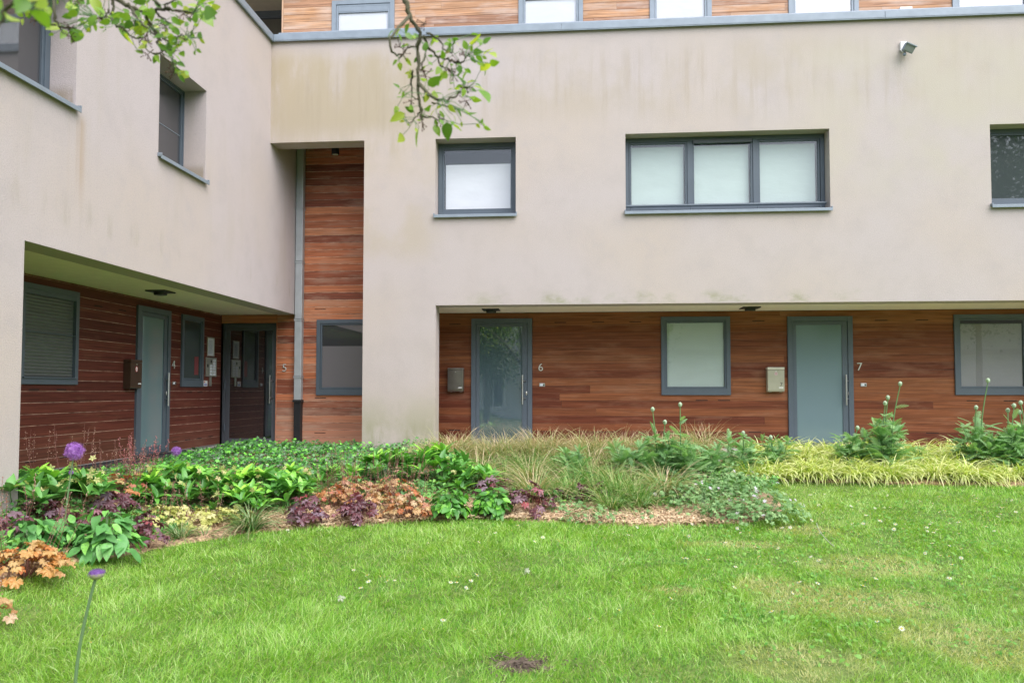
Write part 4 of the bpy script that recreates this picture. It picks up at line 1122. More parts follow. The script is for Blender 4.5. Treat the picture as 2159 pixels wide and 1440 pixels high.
for uv, R, h, lab, k in [((705, 1075), .28, .25, 'amber coral bells at the left end of the orange patch', 10), ((785, 1082), .32, .27, 'amber coral bells in the middle of the orange patch', 16), ((862, 1096), .24, .30, 'amber coral bells at the right end of the orange patch', 14), ((745, 1050), .26, .24, 'amber coral bells at the back left of the orange patch', 12), ((830, 1055), .28, .26, 'amber coral bells at the back right of the orange patch', 16)]:
    coral_bells(uv, R, h, .085, L_heuo, lab, 75, HEU, k, (.36, .55), bs=.010, nb=18)
rosette((948, 1094), .30, .31, .085, 'bright green heart-leaved plant right of the orange patch', 210, L_heart, OVA, 'heart-leaved plants', up=.2)
rosette((1038, 1090), .28, .31, .085, 'bright green heart-leaved plant left of the dark purple coral bells', 200, L_heart, OVA, 'heart-leaved plants', up=.2)

coral_bells((495, 1104), .20, .17, .08, L_heul, 'lime coral bells beside the arching variegated sedge', 40, HEU)
hellebore((505, 1092), .26, .26, 'low hellebore in front of the large bright one, behind the arching sedge', 10, .16, 8, .2)
hellebore((330, 1068), .26, .28, 'low hellebore left of the largest flowering hellebore', 10, .17, 8, .1)
hellebore((610, 1050), .24, .28, 'low hellebore right of the large bright one, near the tan sedge', 10, .16, 4, .2)
hellebore((720, 1035), .26, .26, 'low hellebore behind the back left amber coral bells', 11, .16, 2, .15)
rosette((280, 1130), .22, .22, .09, 'small quilted plant behind the upright wine-red coral bells', 50, group='quilted broadleaf plants')
coral_bells((175, 1118), .18, .2, .10, L_heup, 'purple coral bells tucked behind the broad quilted dark green plant', 26, HEUP)
# sedges
SG = 'green sedges along the bed'
def sedge(uv, lab, n=110, L=.38, W=.008, mat=None, d=(1.2, 2.4)):
    o = grass_mesh(n, L, W, d[0], d[1], .05, .8).build('sedge_tuft', mat or L_sedge)
    x, y = at(*uv); o.location = (x, y, float(T(x, y))); return tag(o, lab, 'plant', SG, 'thing')
sedge((380, 1138), 'short sedge tuft on the lawn edge right of the wine-red coral bells', 120, .34)
sedge((430, 1136), 'thin browning sedge tuft on the lawn edge beside wood chips', 45, .22)
sedge((530, 1122), 'arching variegated sedge in front of the large bright hellebore', 230, .52, .010)
sedge((640, 1062), 'sedge with tan blades behind the left purple coral bells', 120, .42, .007, L_tan)
sedge((672, 1040), 'tan sedge between hellebore and orange patch', 110, .42, .007, L_tan, (.8, 1.8))
sedge((610, 1090), 'green sedge squeezed between hellebore and purple coral bells', 70, .36)
sedge((255, 1098), 'few upright sedge blades among near black coral bells', 22, .34, .010, None, (.4, 1.2))

TG = 'tan ornamental grass mass in front of the reflecting door'
protos = [grass_mesh(300, .56, .0080, .8, 2.2, .09, .85).build('ornamental_grass', L_tan) for _ in range(4)]
k = 0
def put(proto, name_used, x, y, sc, label, cat, group):
    o = proto if not name_used else copy_tree(proto)
    o.location = (x, y, float(T(x, y))); o.rotation_euler = (0, 0, rng.uniform(0, 6.28)); o.scale = (sc, sc, sc * rng.uniform(.9, 1.1))
    return tag(o, label, cat, group, 'thing')
used = set()
TAN = [(u + rng.normal() * 9, 968 + rng.normal() * 3) for u in range(955, 1500, 30)] + [(u + rng.normal() * 9, 980 + rng.normal() * 3) for u in range(950, 1470, 34)] + [(u + rng.normal() * 9, 996 + rng.normal() * 4) for u in range(965, 1420, 37)] + [(u + rng.normal() * 9, 1022 + rng.normal() * 4) for u in range(985, 1400, 42)] + \
      [(u + rng.normal() * 8, 1052 + rng.normal() * 4) for u in range(1125, 1400, 44)] + [(930, 985), (905, 975), (1290, 1075), (1350, 1072)]
L_mix = leafmat('green_grass_blade', [(0, (.08, .22, .04)), (.5, (.17, .34, .07)), (.78, (.34, .42, .15)), (1, (.62, .50, .32))], .5, .3, tip=((.58, .48, .28), .7, 1.2), gain=1.15)
protosG = [grass_mesh(230, .50, .0085, .8, 2.3, .10, .8).build('ornamental_grass', L_mix) for _ in range(4)]
usedG = set()
for u, v_ in TAN:
    i = int(rng.integers(0, 4)); x, y = at(u, v_)
    if rng.random() < (.12 if v_ < 990 else .55 if v_ < 1035 else .8): P_, U_ = protosG, usedG
    else: P_, U_ = protos, used
    put(P_[i], i in U_, x, y, rng.uniform(.9, 1.2), 'tuft of the tan and green ornamental grass before the reflecting door', 'grass tuft', TG); U_.add(i)
GG = 'golden grass tufts edging the right lawn'
protos2 = [grass_mesh(200, .40, .015, 1.3, 2.6, .08, .8).build('golden_grass', L_gold) for _ in range(4)]
used = set()
GOLD = [(u + rng.normal() * 8, 1012 + rng.normal() * 2) for u in range(1590, 2230, 33)] + [(u + rng.normal() * 8, 995 + rng.normal() * 2) for u in range(1605, 2230, 38)] + \
       [(u + rng.normal() * 8, 978 + rng.normal() * 2) for u in range(1650, 2230, 42)] + [(u + rng.normal() * 8, 964 + rng.normal() * 2) for u in range(1600, 2230, 36)]
for u, v_ in GOLD:
    i = int(rng.integers(0, 4)); x, y = at(u, v_)
    put(protos2[i], i in used, x, y, rng.uniform(1.0, 1.3), 'arching golden yellow grass tuft along the right lawn edge', 'grass tuft', GG); used.add(i)

# cardoon-like plants with feathery leaves and buds on tall stems
def thistle(uv, h, label, ns=6, L=.25, buds=(), R=.16, basal=6):
    t = place('thistle_plant', label, 'plant', uv, 'feathery plants with round buds', rz=0)
    x0, y0, z0 = t.location; h = h * 1.2
    mb = MB()
    def leaves(O, a, el, S):
        X = np.stack([np.cos(a) * np.cos(el), np.sin(a) * np.cos(el), np.sin(el)], -1)
        N = np.stack([-np.cos(a) * np.sin(el), -np.sin(a) * np.sin(el), np.cos(el)], -1) + rng.normal(0, .3, (len(a), 3))
        k = rng.integers(0, 3, len(a))
        for i in range(3): mb.inst(PIN[i], O[k == i], X[k == i], N[k == i], S[k == i])
    a = rng.uniform(0, 2 * np.pi, basal)
    leaves(np.column_stack([np.cos(a) * .04, np.sin(a) * .04, np.full(basal, .03)]), a, rng.uniform(.5, 1.15, basal), 1.45 * L * rng.uniform(.8, 1.1, basal))
    dep = (Vector((x0, y0, z0)) - Vector(CP)).dot(Vector(AF))
    SB = [(pt(u, v_, dep + rng.normal() * .06) - np.array([x0, y0, z0])) for u, v_ in buds]
    ends = []
    for k in range(ns):
        q = 2 * np.pi * (k + rng.random() * .7) / ns; r_ = R * rng.uniform(.5, 1.2)
        ends.append(np.array([r_ * math.cos(q), r_ * math.sin(q), h * rng.uniform(.65, 1.1)]))
    stems = []
    for tip in ends + SB:
        q = np.linspace(0, 1, 8)[:, None]; b_ = np.array([tip[0] * .25, tip[1] * .25, .02])
        P = b_ + (tip - b_) * q + np.array([rng.normal() * .03, rng.normal() * .03, 0]) * np.sin(np.pi * q)
        H = max(tip[2], .1); m = int(7 + 11 * H); stems.append(P)
        qq = np.concatenate([rng.uniform(.10, min(.95, .48 / H + .1), m), rng.uniform(.3, .9 if H < .7 else .80, 5)]); m = len(qq)
        O = np.stack([np.interp(qq, np.linspace(0, 1, 8), P[:, c]) for c in range(3)], -1)
        leaves(O, rng.uniform(0, 2 * np.pi, m), rng.uniform(.05, .95, m), L * (1.15 - .55 * qq) * rng.uniform(.7, 1.15, m))
        if len(stems) <= ns:
            m = 5; leaves(np.repeat(P[-1:], m, 0) - np.array([0, 0, .01]), rng.uniform(0, 6.28, m), rng.uniform(.4, 1.3, m), L * .5 * rng.uniform(.7, 1.2, m))
    for P in stems[:ns]: mb.tube(P, np.linspace(.008, .004, 8), 5, mi=1, cap=False)
    mb.build('foliage', [L_pop, L_stem], t)
    for P in stems[ns:]:
        mb = MB(); mb.tube(P, np.linspace(.010, .0065, 8), 6); st_ = mb.build('stem', L_stem, t)
        mb = MB(); c_ = P[-1] + np.array([0, 0, .018]); mb.ball(c_, .026, .026, .034, 10, 7)
        a = rng.uniform(0, 6.28, 5); mb.strips(np.repeat(P[-1:], 5, 0), a, np.full(5, .3), .055, .018, -.9, 3)
        mb.build('bud', L_bud, st_)
    return t
thistle((1208, 1012), .36, 'feathery plant without tall stems left of centre in the tan grass', 5)
thistle((1322, 1016), .38, 'feathery plant in the tan grass below the pale middle window', 7, .27, R=.2)
thistle((1388, 1014), .42, 'feathery plant with the shorter of two tall budded stems under the pale window', 5, .27, [(1376, 866), (1402, 893)], .2)
thistle((1440, 1014), .42, 'feathery plant with the taller of two budded stems under the pale window', 6, .27, [(1434, 856)], .22)
thistle((1500, 1006), .34, 'low feathery plant right of the two budded stems', 5)
thistle((1562, 998), .38, 'feathery plant with one short bud below the taupe mailbox', 6, .25, [(1567, 916)], .2)
thistle((1638, 992), .34, 'feathery plant at the left foot of door 7', 5, .24, [(1625, 925)])
thistle((1798, 994), .36, 'feathery plant with two low buds at the right foot of door 7', 6, .26, [(1808, 905), (1824, 916)], .2)
thistle((1868, 994), .52, 'tall feathery plant with high buds right of door 7', 8, .27, [(1872, 841), (1866, 853), (1898, 812)], .2)
thistle((1935, 984), .24, 'small feathery sprout before the boards between door 7 and right window', 3, .16, R=.06, basal=4)
thistle((2062, 994), .46, 'feathery plant with the highest curved bud below the right window', 8, .27, [(2083, 805), (2058, 862)], .22)
thistle((2120, 998), .46, 'feathery plant with two nodding buds near the right edge', 7, .27, [(2125, 868), (2138, 858)], .2)
thistle((2165, 998), .48, 'feathery plant cut by the right edge of the photo', 7, .27, [(2152, 852), (2150, 872)], .2)

# cranesbill
def cranesbill(uv, R, h, label, n=260, nf=10):
    t = place('cranesbill', label, 'plant', uv, 'cranesbill mounds at the lawn edge')
    mb = MB(); O, X, N, q = dome(n, R, h, .7, .35, .35)
    k = rng.integers(0, 3, n); S = .052 * rng.uniform(.7, 1.25, n)
    for i in range(3): mb.inst(GER[i], O[k == i], X[k == i], N[k == i], S[k == i])
    stalks(mb, O[: n // 2], .0025); mb.build('foliage', [L_gera, L_stem], t)
    if nf:
        mb = MB(); O, X, N, q = dome(nf, R, h * 1.1, .8, .3, .9); N = nrm(N + np.array([0, -.7, 0]))
        for _ in range(2): mb.inst(STAR5, O + rng.normal(0, .006, O.shape), nrm(rng.normal(0, 1, O.shape)), N, .019 * rng.uniform(.7, 1.2, nf))
        mb.build('flowers', L_ger_f, t)
    return t
for uv, R, h, n_, nf, lab in [((1425, 1058), .42, .26, 260, 2, 'cranesbill mound behind the wood chip patch'), ((1500, 1048), .42, .28, 260, 5, 'cranesbill mound below the two budded stems'),
        ((1490, 1082), .38, .24, 240, 6, 'cranesbill mound at the right edge of the wood chips'), ((1560, 1098), .36, .25, 260, 9, 'flowering cranesbill mound reaching onto the lawn'),
        ((1618, 1094), .36, .25, 260, 14, 'most flowered cranesbill mound at the tip of the bed'), ((1570, 1052), .40, .28, 260, 8, 'cranesbill mound between golden grass and lawn tip'),
        ((1330, 1060), .36, .16, 130, 0, 'sparse cranesbill in front of the tan grass'), ((1242, 1100), .26, .18, 110, 0, 'low cranesbill sprig on wood chips before small purple leaves'),
        ((1340, 1092), .20, .09, 34, 0, 'few cranesbill leaves scattered on the wood chip patch'), ((1185, 1075), .24, .14, 80, 0, 'cranesbill leaves right of the purple row'), ((1540, 1022), .36, .28, 200, 4, 'cranesbill mound beside the left end of the golden grass')]:
    cranesbill(uv, R, h, lab, n_, nf)

# ivy carpet and low weeds: nobody could count these
def carpet(name, label, poly, n, size, h, tpl, mats, cat='ground cover', tiltj=.4, spikes_=0):
    poly = np.array(poly); lo, hi = poly.min(0), poly.max(0)
    P = rng.uniform(lo, hi, (n * 3, 2)); P = P[in_bed(P[:, 0], P[:, 1], poly)][:n]; m = len(P)
    z = T(P[:, 0], P[:, 1]) + h * (.55 + .45 * np.clip(noise2(P[:, 0], P[:, 1], 4, 8), -1, 1)) * rng.uniform(.3, 1.05, m)
    if name == 'ivy': z = T(P[:, 0], P[:, 1]) + (z - T(P[:, 0], P[:, 1])) * np.where(P[:, 1] < -.2, np.clip((P[:, 0] + 1.25) / 1.3, np.where(P[:, 1] > -2.4, .55, .3), 1), 1)
    O = np.column_stack([P, z]); N = nrm(rng.normal(0, tiltj, (m, 3)) + np.array([0, -.25, 1])); X = nrm(rng.normal(0, 1, (m, 3)))
    mb = MB(); k = rng.integers(0, len(tpl), m); S = size * rng.uniform(.55, 1.25, m)
    for i in range(len(tpl)): mb.inst(tpl[i], O[k == i], X[k == i], N[k == i], S[k == i])
    o = mb.build(name, mats); tag(o, label, cat, kind='stuff'); return o
carpet('ivy', 'glossy ivy carpet in front of door 5 and the stucco pier', [(-1.15, -4.9), (.0, -4.2), (.3, -2.4), (2.0, -2.0), (3.1, -1.8), (3.1, -.12), (1.54, -.06), (1.3, .5), (-.3, .6), (-1.0, .5), (-1.15, -.1)], 15000, .060, .23, IVY, L_ivy)
carpet('weeds', 'low green weeds between the bed plants', [tuple(p) for p in (at(330, 1085), at(480, 1078), at(600, 1085), at(690, 1072), at(900, 1075), at(1010, 1062), at(1180, 1070), at(1300, 1062), at(1420, 1075), at(1640, 1040), at(1640, 975), at(1000, 985), at(640, 1010), at(200, 1025), at(-40, 1060), at(-40, 1215), at(130, 1185), at(240, 1172), at(300, 1150), at(400, 1120))], 14000, .055, .19, OVA + GER, L_weed, tiltj=.5)

carpet('lawn_weeds', 'small clover and weed leaves in the right part of the lawn', [tuple(p) for p in (at(1450, 1120), at(1700, 1060), at(2150, 1060), at(2150, 1400), at(1700, 1420), at(1300, 1350), at(1300, 1180))], 2600, .034, .058, [OVA[1], GER[0]], leafmat('clover_leaf', [(0, (.10, .30, .04)), (1, (.24, .46, .07))], .5, .3), tiltj=.35)
# alliums
def allium(uv_head, uv_base, dep, r_, label, half=False, hang=0):
    hd = pt(*uv_head, dep); bs = pt(*uv_base, dep); bs[2] = T(bs[0], bs[1])
    t = thing('allium', label, 'flower', bs, 0, 'purple alliums')
    H = hd - bs; q = np.linspace(0, 1, 9)[:, None]
    P = H * q + np.array([.05 * H[2], 0, 0]) * (-np.sin(np.pi * q)) * (1 if half else .25)
    mb = MB(); mb.tube(P, np.linspace(.008, .0058, 9) * (1 if r_ > .025 else .6), 8); mb.build('stem', L_astem, t)
    n = 420 if not half else 300
    i = np.arange(n) + .5; ph = np.arccos(1 - 2 * i / n); th = np.pi * (1 + 5 ** .5) * i
    D = np.stack([np.cos(th) * np.sin(ph), np.sin(th) * np.sin(ph), np.cos(ph)], -1)
    mb = MB()
    if not half:
        mb.inst(STAR6, P[-1] + D * r_ * rng.uniform(.6, 1.06, (n, 1)), nrm(rng.normal(0, 1, (n, 3))), D + rng.normal(0, .5, (n, 3)), r_ * .22)
        mb.strips(np.repeat(P[-1:], 150, 0), rng.uniform(0, 6.28, 150), np.arcsin(rng.uniform(-1, 1, 150)), r_ * .9, .002, 0, 1, prof=lambda q: 1, mi=0)
        mb.build('flower_head', L_alli, t)
    else:
        D = D[D[:, 2] > -.15]; n = len(D)
        mb.inst(STAR6, P[-1] + D * np.array([1, 1, .62]) * r_ * rng.uniform(.8, 1.05, (n, 1)), nrm(rng.normal(0, 1, (n, 3))), D + rng.normal(0, .4, (n, 3)), r_ * .2)
        mb.ball(P[-1], r_ * .9, r_ * .9, r_ * .5, 14, 8); mb.build('flower_head', L_allid, t)
        mb = MB(); V = []; k = 16
        for z, w in ((-.95, .12), (-.85, .5), (-.5, .82), (-.05, .96), (.1, .9)):
            V += [(P[-1][0] + w * r_ * math.cos(a), P[-1][1] + w * r_ * math.sin(a), P[-1][2] + r_ * z * .8) for a in np.linspace(0, 2 * np.pi, k, endpoint=False)]
        F = [(i * k + j, i * k + (j + 1) % k, (i + 1) * k + (j + 1) % k, (i + 1) * k + j) for i in range(4) for j in range(k)]
        mb.add(V, np.array(F), smooth=True); mb.build('husk', L_husk, t)
    return t
allium((157, 951), (133, 1105), 6.3, .073, 'fully open round purple allium before the dark boards, left')
t = allium((204, 1209), (160, 1470), 3.1, .031, 'half open dark purple allium rising from the lawn in front', True)
mb = MB(); mb.strips(np.array([[0.0, 0, .02], [.01, 0, .02], [0, .01, .01]]), [2.4, .2, -.3], [1.3, 1.0, .6], [.22, .20, .16], .018, [1.6, 1.9, 1.2], 8, fold=.3); mb.build('leaves', L_astem, t)
allium((372, 951), (360, 1010), 8.6, .052, 'small purple allium below door 4 above the ivy')
allium((150, 996), (140, 1040), 7.0, .020, 'tiny purple allium bud below the big allium ball')
o = rosette((72, 1500), .10, .12, .062, 'quilted young plant at the bottom left corner of the lawn', 18, group=None, up=1.2)
coral_bells((-14, 1330), .16, .18, .09, L_heuo, 'coral bells at the far left edge of the lawn with drooping flower stalks', 14, HEU, 7, (.25, .38), bs=.014)

# wood chips
nchip = 9000
P = np.array([at(u, v_) for u, v_ in zip(rng.uniform(400, 1500, 260), rng.uniform(1068, 1112, 260))])
P = P[rng.integers(0, len(P), nchip)] + rng.normal(0, .12, (nchip, 2)); P = P[in_bed(P[:, 0], P[:, 1])]
O = np.column_stack([P, T(P[:, 0], P[:, 1]) + .036 + .010 * noise2(P[:, 0], P[:, 1], 9, 3) + rng.uniform(0, .012, len(P))])
chip = (np.array([(-.5, -.16, 0), (.5, -.12, 0), (.45, .16, .06), (-.4, .14, .05), (-.5, -.16, -.1), (.5, -.12, -.1), (.45, .16, -.06), (-.4, .14, -.06)]), [np.array([(0, 1, 2, 3), (0, 4, 5, 1), (1, 5, 6, 2), (2, 6, 7, 3), (3, 7, 4, 0)])], np.zeros(8))
mb = MB(); mb.inst(chip, O, nrm(rng.normal(0, 1, (len(O), 3))), nrm(rng.normal(0, .35, (len(O), 3)) + np.array([0, 0, 1])), .045 * rng.uniform(.4, 1.2, len(O)))
L_chip = leafmat('wood_chip', [(0, (.38, .24, .13)), (.5, (.60, .44, .27)), (1, (.72, .57, .38))], .9, 0)
tag(mb.build('wood_chips', L_chip), 'pale wood chip mulch along the front of the bed', 'mulch', kind='stuff')

# ------------------------------------------------------------------ lawn
def lawn_points(n, x0, x1, y0, y1):
    P = rng.uniform((x0, y0), (x1, y1), (n, 2)); return P
rel = lambda P: (P - np.array([CX, CY])) @ np.array([[-math.sin(YAW), math.cos(YAW)], [math.cos(YAW), math.sin(YAW)]]).T   # depth, side
P = np.concatenate([lawn_points(1590000, -2, 16, -9.6, -.9)])
dp = rel(P); keep = (dp[:, 0] > 2.9) & (np.abs(dp[:, 1]) < dp[:, 0] * .70 + 2.6)
P = P[keep]; dp = dp[keep]
pk = np.clip(.80 * (4.4 / np.maximum(dp[:, 0], 3.6)) ** 1.0, .25, 1.0)
PATCH = [((1100, 1405), .13, .10), ((1690, 1400), .40, .30), ((1850, 1195), .50, .35), ((1640, 1240), .30, .25), ((1425, 1248), .22, .10), ((2080, 1360), .55, .4), ((1800, 1270), .6, .4), ((1560, 1150), .5, .15), ((1700, 1120), .35, .2)]
dry = np.clip(noise2(P[:, 0], P[:, 1], 1.3, 21) * .36, 0, .45) * np.clip((P[:, 0] - 4.5) / 3, .12, 1)
thin = np.ones(len(P))
for i, (uv, rx, ry) in enumerate(PATCH):
    c = np.array(at(*uv)); d2 = ((P[:, 0] - c[0]) / rx) ** 2 + ((P[:, 1] - c[1]) / ry) ** 2 + .35 * noise2(P[:, 0], P[:, 1], 9, 30 + i)
    wgt = np.clip((1.5 - d2) * .8, 0, 1)
    dry = np.maximum(dry, wgt * rng.uniform(.35, 1.25, len(P))); thin *= 1 - wgt * (.80 if i == 0 else .35 if i == 1 else .12)
keep = (rng.random(len(P)) < pk * thin) & ~in_bed(P[:, 0], P[:, 1] - .02)
P, dp, dry = P[keep], dp[keep], dry[keep]
n_ = len(P)
cl = noise2(P[:, 0], P[:, 1], 3.2, 40); cl2 = noise2(P[:, 0], P[:, 1], 11, 41)
Lb = np.clip(.058 + .015 * cl + .013 * cl2, .022, .11) * rng.uniform(.55, 1.4, n_) * np.where(P[:, 0] > 6.5, .78, 1) * (1 - .45 * dry)
wb = .0036 * np.clip(dp[:, 0] / 5.0, 1, 2.0) * rng.uniform(.7, 1.3, n_)
rn = np.clip(.42 + .15 * cl + .17 * cl2 + rng.normal(0, .27, n_), 0, 1); tall = rng.random(n_) < .09; Lb[tall] *= 1.5; rn[tall] = rng.uniform(.55, 1, tall.sum())
lean = noise2(P[:, 0], P[:, 1], 4, 55) * 3
mb = MB(); O = np.column_stack([P, T(P[:, 0], P[:, 1]) - .004])
mb.strips(O, lean + rng.normal(0, 1.4, n_), rng.uniform(.75, 1.5, n_), Lb, wb, rng.uniform(.2, 1.5, n_), 3, prof=lambda q: 1 - q ** 1.6 * .98, rnd=rn, roll=rng.normal(0, .5, n_), dry=np.clip(dry + (rng.random(n_) < .05) * .6, 0, 1))
L_grass = leafmat('lawn_blade', [(0, (.10, .28, .035)), (.35, (.20, .45, .042)), (.7, (.33, .58, .07)), (1, (.60, .76, .34))], .40, .45, dry=(.70, .62, .34), tip=((.36, .50, .08), .75, 1.2), spec=.45, tcol=(1.1, 1.15, .45))
tag(mb.build('grass', L_grass), 'bright green lawn grass with a few dry patches', 'grass', kind='stuff')
print('blades', n_)

# daisies: each a flower of its own
def daisy_mesh():
    mb = MB(); V, F, t_ = star(11, .13, .12); mb.inst((V, F, t_), np.zeros((1, 3)) + np.array([0, 0, .070]), (1, 0, 0), (0, 0, 1), .0165, rnd=.8)
    mb.ball((0, 0, .0725), .0050, .0050, .0030, 8, 4, mi=1); mb.tube([(0, 0, 0), (.002, 0, .04), (0, 0, .070)], .0009, 4, mi=2, cap=False); return mb
dz0 = daisy_mesh().build('daisy', [simple('daisy_petal', (.82, .82, .78), .6), simple('daisy_centre', (.65, .48, .05), .6), L_stem])
pts = [(rng.uniform(1480, 2150), rng.uniform(1050, 1140)) for _ in range(85)] + [(rng.uniform(1430, 2100), rng.uniform(1110, 1260)) for _ in range(70)] + [(rng.uniform(880, 1480), rng.uniform(1110, 1160)) for _ in range(26)] + \
      [(790 + rng.normal() * 30, 1228 + rng.normal() * 9) for _ in range(7)] + [(960 + rng.normal() * 35, 1243 + rng.normal() * 8) for _ in range(9)] + [(rng.uniform(700, 2100), rng.uniform(1260, 1360)) for _ in range(18)] + [(722, 1120), (737, 1117), (748, 1119), (604, 1131), (175, 1345), (190, 1388)]
first = True
for u, v_ in pts:
    x, y = at(u, v_)
    if in_bed(np.array([x]), np.array([y]))[0]: continue
    o = dz0 if first else copy_tree(dz0); first = False
    s_ = rng.uniform(1.0, 1.55); o.location = (x, y, float(T(x, y)) - .004); o.scale = (s_, s_, rng.uniform(.9, 1.3)); o.rotation_euler = (rng.normal() * .35 + .25, rng.normal() * .3, rng.uniform(0, 6))
    tag(o, 'small white daisy dotted in the lawn grass', 'daisy', 'white daisies dotted over the lawn')

m_dry = leafmat('dry_pale_leaf', [(0, (.36, .40, .27)), (1, (.45, .48, .36))], .6, .2)
def fallen(uv, s_, label):
    mb = MB(); V, F, t_ = lobed(5, .25, .35, 5, .2, int(uv[0]), .05)
    mb.inst((V, F, t_), np.array([[0, 0, .0]]), (1, .3, .2), (.2, -.5, .8), s_)
    o = mb.build('fallen_leaf', m_dry); x, y = at(*uv); o.location = (x, y, float(T(x, y)) + .05); tag(o, label, 'leaf', 'pale crumpled leaves on the lawn')
fallen((1105, 1216), .07, 'pale crumpled leaf on the lawn right of the middle')
fallen((712, 1276), .07, 'pale crumpled leaf on the lawn left of the middle')
mb = MB(); q = np.linspace(0, 1, 9)
p0, p1 = np.array(at(1722, 1122)), np.array(at(1758, 1168))
Pp = np.column_stack([p0[0] + (p1[0] - p0[0]) * (1 - (1 - q) ** 2), p0[1] + (p1[1] - p0[1]) * q, np.full(9, .09)]); Pp[:, 2] += T(Pp[:, 0], Pp[:, 1]) - .02 * q
mb.tube(Pp, .0045, 6); tag(mb.build('dry_stalk', m_dry), 'pale dry stalk lying curved on the lawn', 'stalk')
m_soil = simple('dark_soil', (.11, .080, .058), .95, bump=.8, bscale=50, var=.4)
mb = MB(); c = at(1100, 1405); xs = np.linspace(-.22, .22, 24); X_, Y_ = np.meshgrid(xs, xs * .8); Z_ = T(X_ + c[0], Y_ + c[1]) + .022 * np.clip(.55 - (X_ / .17) ** 2 - (Y_ / .12) ** 2 + 1.0 * noise2(X_, Y_, 34, 5), -1, 1) + .006 * noise2(X_, Y_, 60, 2)
ii = (np.arange(23)[:, None] * 24 + np.arange(23)[None]).ravel(); mb.add(np.stack([X_ + c[0], Y_ + c[1], Z_], -1).reshape(-1, 3), np.stack([ii, ii + 1, ii + 25, ii + 24], -1), smooth=True)
q = rng.normal(0, 1, (260, 2)) * np.array([.11, .085]) + np.array(c); O = np.column_stack([q, T(q[:, 0], q[:, 1]) + .022])
mb.inst(chip, O, nrm(rng.normal(0, 1, (260, 3))), nrm(rng.normal(0, .4, (260, 3)) + np.array([0, 0, 1])), .022 * rng.uniform(.3, 1.4, 260))
mb.build('soil_patch', m_soil, kind='structure')

# ------------------------------------------------------------------ pear tree: trunk behind the camera, its branches hang into the picture
tree = thing('pear_tree', 'pear tree whose mossy twigs with fresh leaves hang in from above', 'tree', (3.1, -14.0, -.55))
TO = np.array([3.1, -14.0, -.55])
def b2(lst, s, off, dep):
    """twig joints read off the photograph at arm's length in front of the lens"""
    return np.array([pt(off[0] + x / s, off[1] + y / s, dep + dd) for x, y, dd in lst])
S1, O1 = 4.498, (0, 0)
S3, O3 = 3.0, (800, 0)
twigs = []
bid = [0]; owner = []
def tw(lst, s, off, dep, r0, r1, nm=None):
    P_ = b2([(p + (0,))[:3] for p in lst], s, off, dep)
    # finer, knobbly
    q = np.linspace(0, len(P_) - 1, (len(P_) - 1) * 4 + 1); Q = np.stack([np.interp(q, np.arange(len(P_)), P_[:, k]) for k in range(3)], -1)
    Q[1:-1] += rng.normal(0, .0016, (len(Q) - 2, 3)); twigs.append((Q, np.linspace(r0, r1, len(Q)) * .62 * rng.uniform(.8, 1.25, len(Q))))
    owner.append(bid[0]); return Q
DC, DL = 2.05, 2.0
main_c = tw([(120, -180, .05), (165, 0), (190, 100), (255, 210), (245, 330, .02), (245, 450), (240, 580), (260, 680), (270, 760)], S3, O3, DC, .011, .005)
tw([(190, 100), (130, 160, -.05), (95, 220, -.08), (62, 250, -.1), (75, 330, -.1), (110, 350), (150, 345)], S3, O3, DC, .007, .003)
tw([(255, 250), (230, 300), (180, 300), (130, 370, .03)], S3, O3, DC, .005, .002)
tw([(280, 230), (310, 310, .05), (370, 360, .08), (430, 375, .1), (500, 400), (530, 400), (560, 350)], S3, O3, DC, .0075, .003)
tw([(300, 210), (330, 225), (390, 265, .1), (410, 320), (460, 340)], S3, O3, DC, .005, .0025)
tw([(370, 360), (385, 420), (440, 445), (470, 480)], S3, O3, DC, .0045, .002)
tw([(250, 530), (310, 600, -.05), (370, 630, -.08), (420, 640), (480, 610), (530, 570), (545, 555)], S3, O3, DC, .0075, .003)
tw([(290, 340), (270, 410, -.05), (265, 460)], S3, O3, DC, .004, .002)
tw([(210, 450), (200, 530, .06), (205, 610), (250, 640)], S3, O3, DC, .005, .002)
tw([(330, 650), (400, 670, .04), (470, 670)], S3, O3, DC, .004, .002)
tw([(260, 680), (240, 740, .03), (190, 780)], S3, O3, DC, .004, .002)
tw([(270, 740), (330, 740), (380, 765), (410, 760)], S3, O3, DC, .0045, .002)
bid[0] = 1
main_l = tw([(960, -260, .1), (1100, -10), (1200, 50), (1280, 85), (1390, 120), (1500, 95), (1600, 90), (1740, 110), (1840, 120)], S1, O1, DL, .011, .004)
tw([(1390, 110), (1390, 180, .04), (1440, 250, .06), (1500, 350), (1490, 420), (1540, 490), (1620, 480), (1670, 480)], S1, O1, DL, .008, .003)
tw([(1240, 80), (1310, 190, -.05), (1400, 270, -.08), (1470, 340), (1530, 390)], S1, O1, DL, .006, .003)
tw([(1060, -40), (1075, 60), (1060, 160), (1090, 240, -.04), (1150, 260), (1200, 300), (1240, 350), (1310, 370), (1400, 340)], S1, O1, DL, .006, .0025)
tw([(1300, 190), (1250, 260), (1215, 300)], S1, O1, DL, .004, .002)
tw([(1480, 120), (1530, 180), (1620, 230)], S1, O1, DL, .005, .002)
tw([(1530, 500), (1470, 515), (1410, 490), (1380, 460)], S1, O1, DL, .004, .002)
tw([(1530, 500), (1570, 560), (1640, 610), (1660, 720)], S1, O1, DL, .004, .0015)
tw([(1400, 230), (1560, 380), (1650, 390), (1720, 340), (1800, 360)], S1, O1, DL, .004, .002)
tw([(1600, 100), (1570, 60), (1640, 10), (1680, -60)], S1, O1, DL, .006, .003)
tw([(1520, 60), (1440, -10), (1380, -60)], S1, O1, DL, .006, .004)
tw([(1030, 90), (1000, 170), (930, 170), (890, 160)], S1, O1, DL, .004, .002)
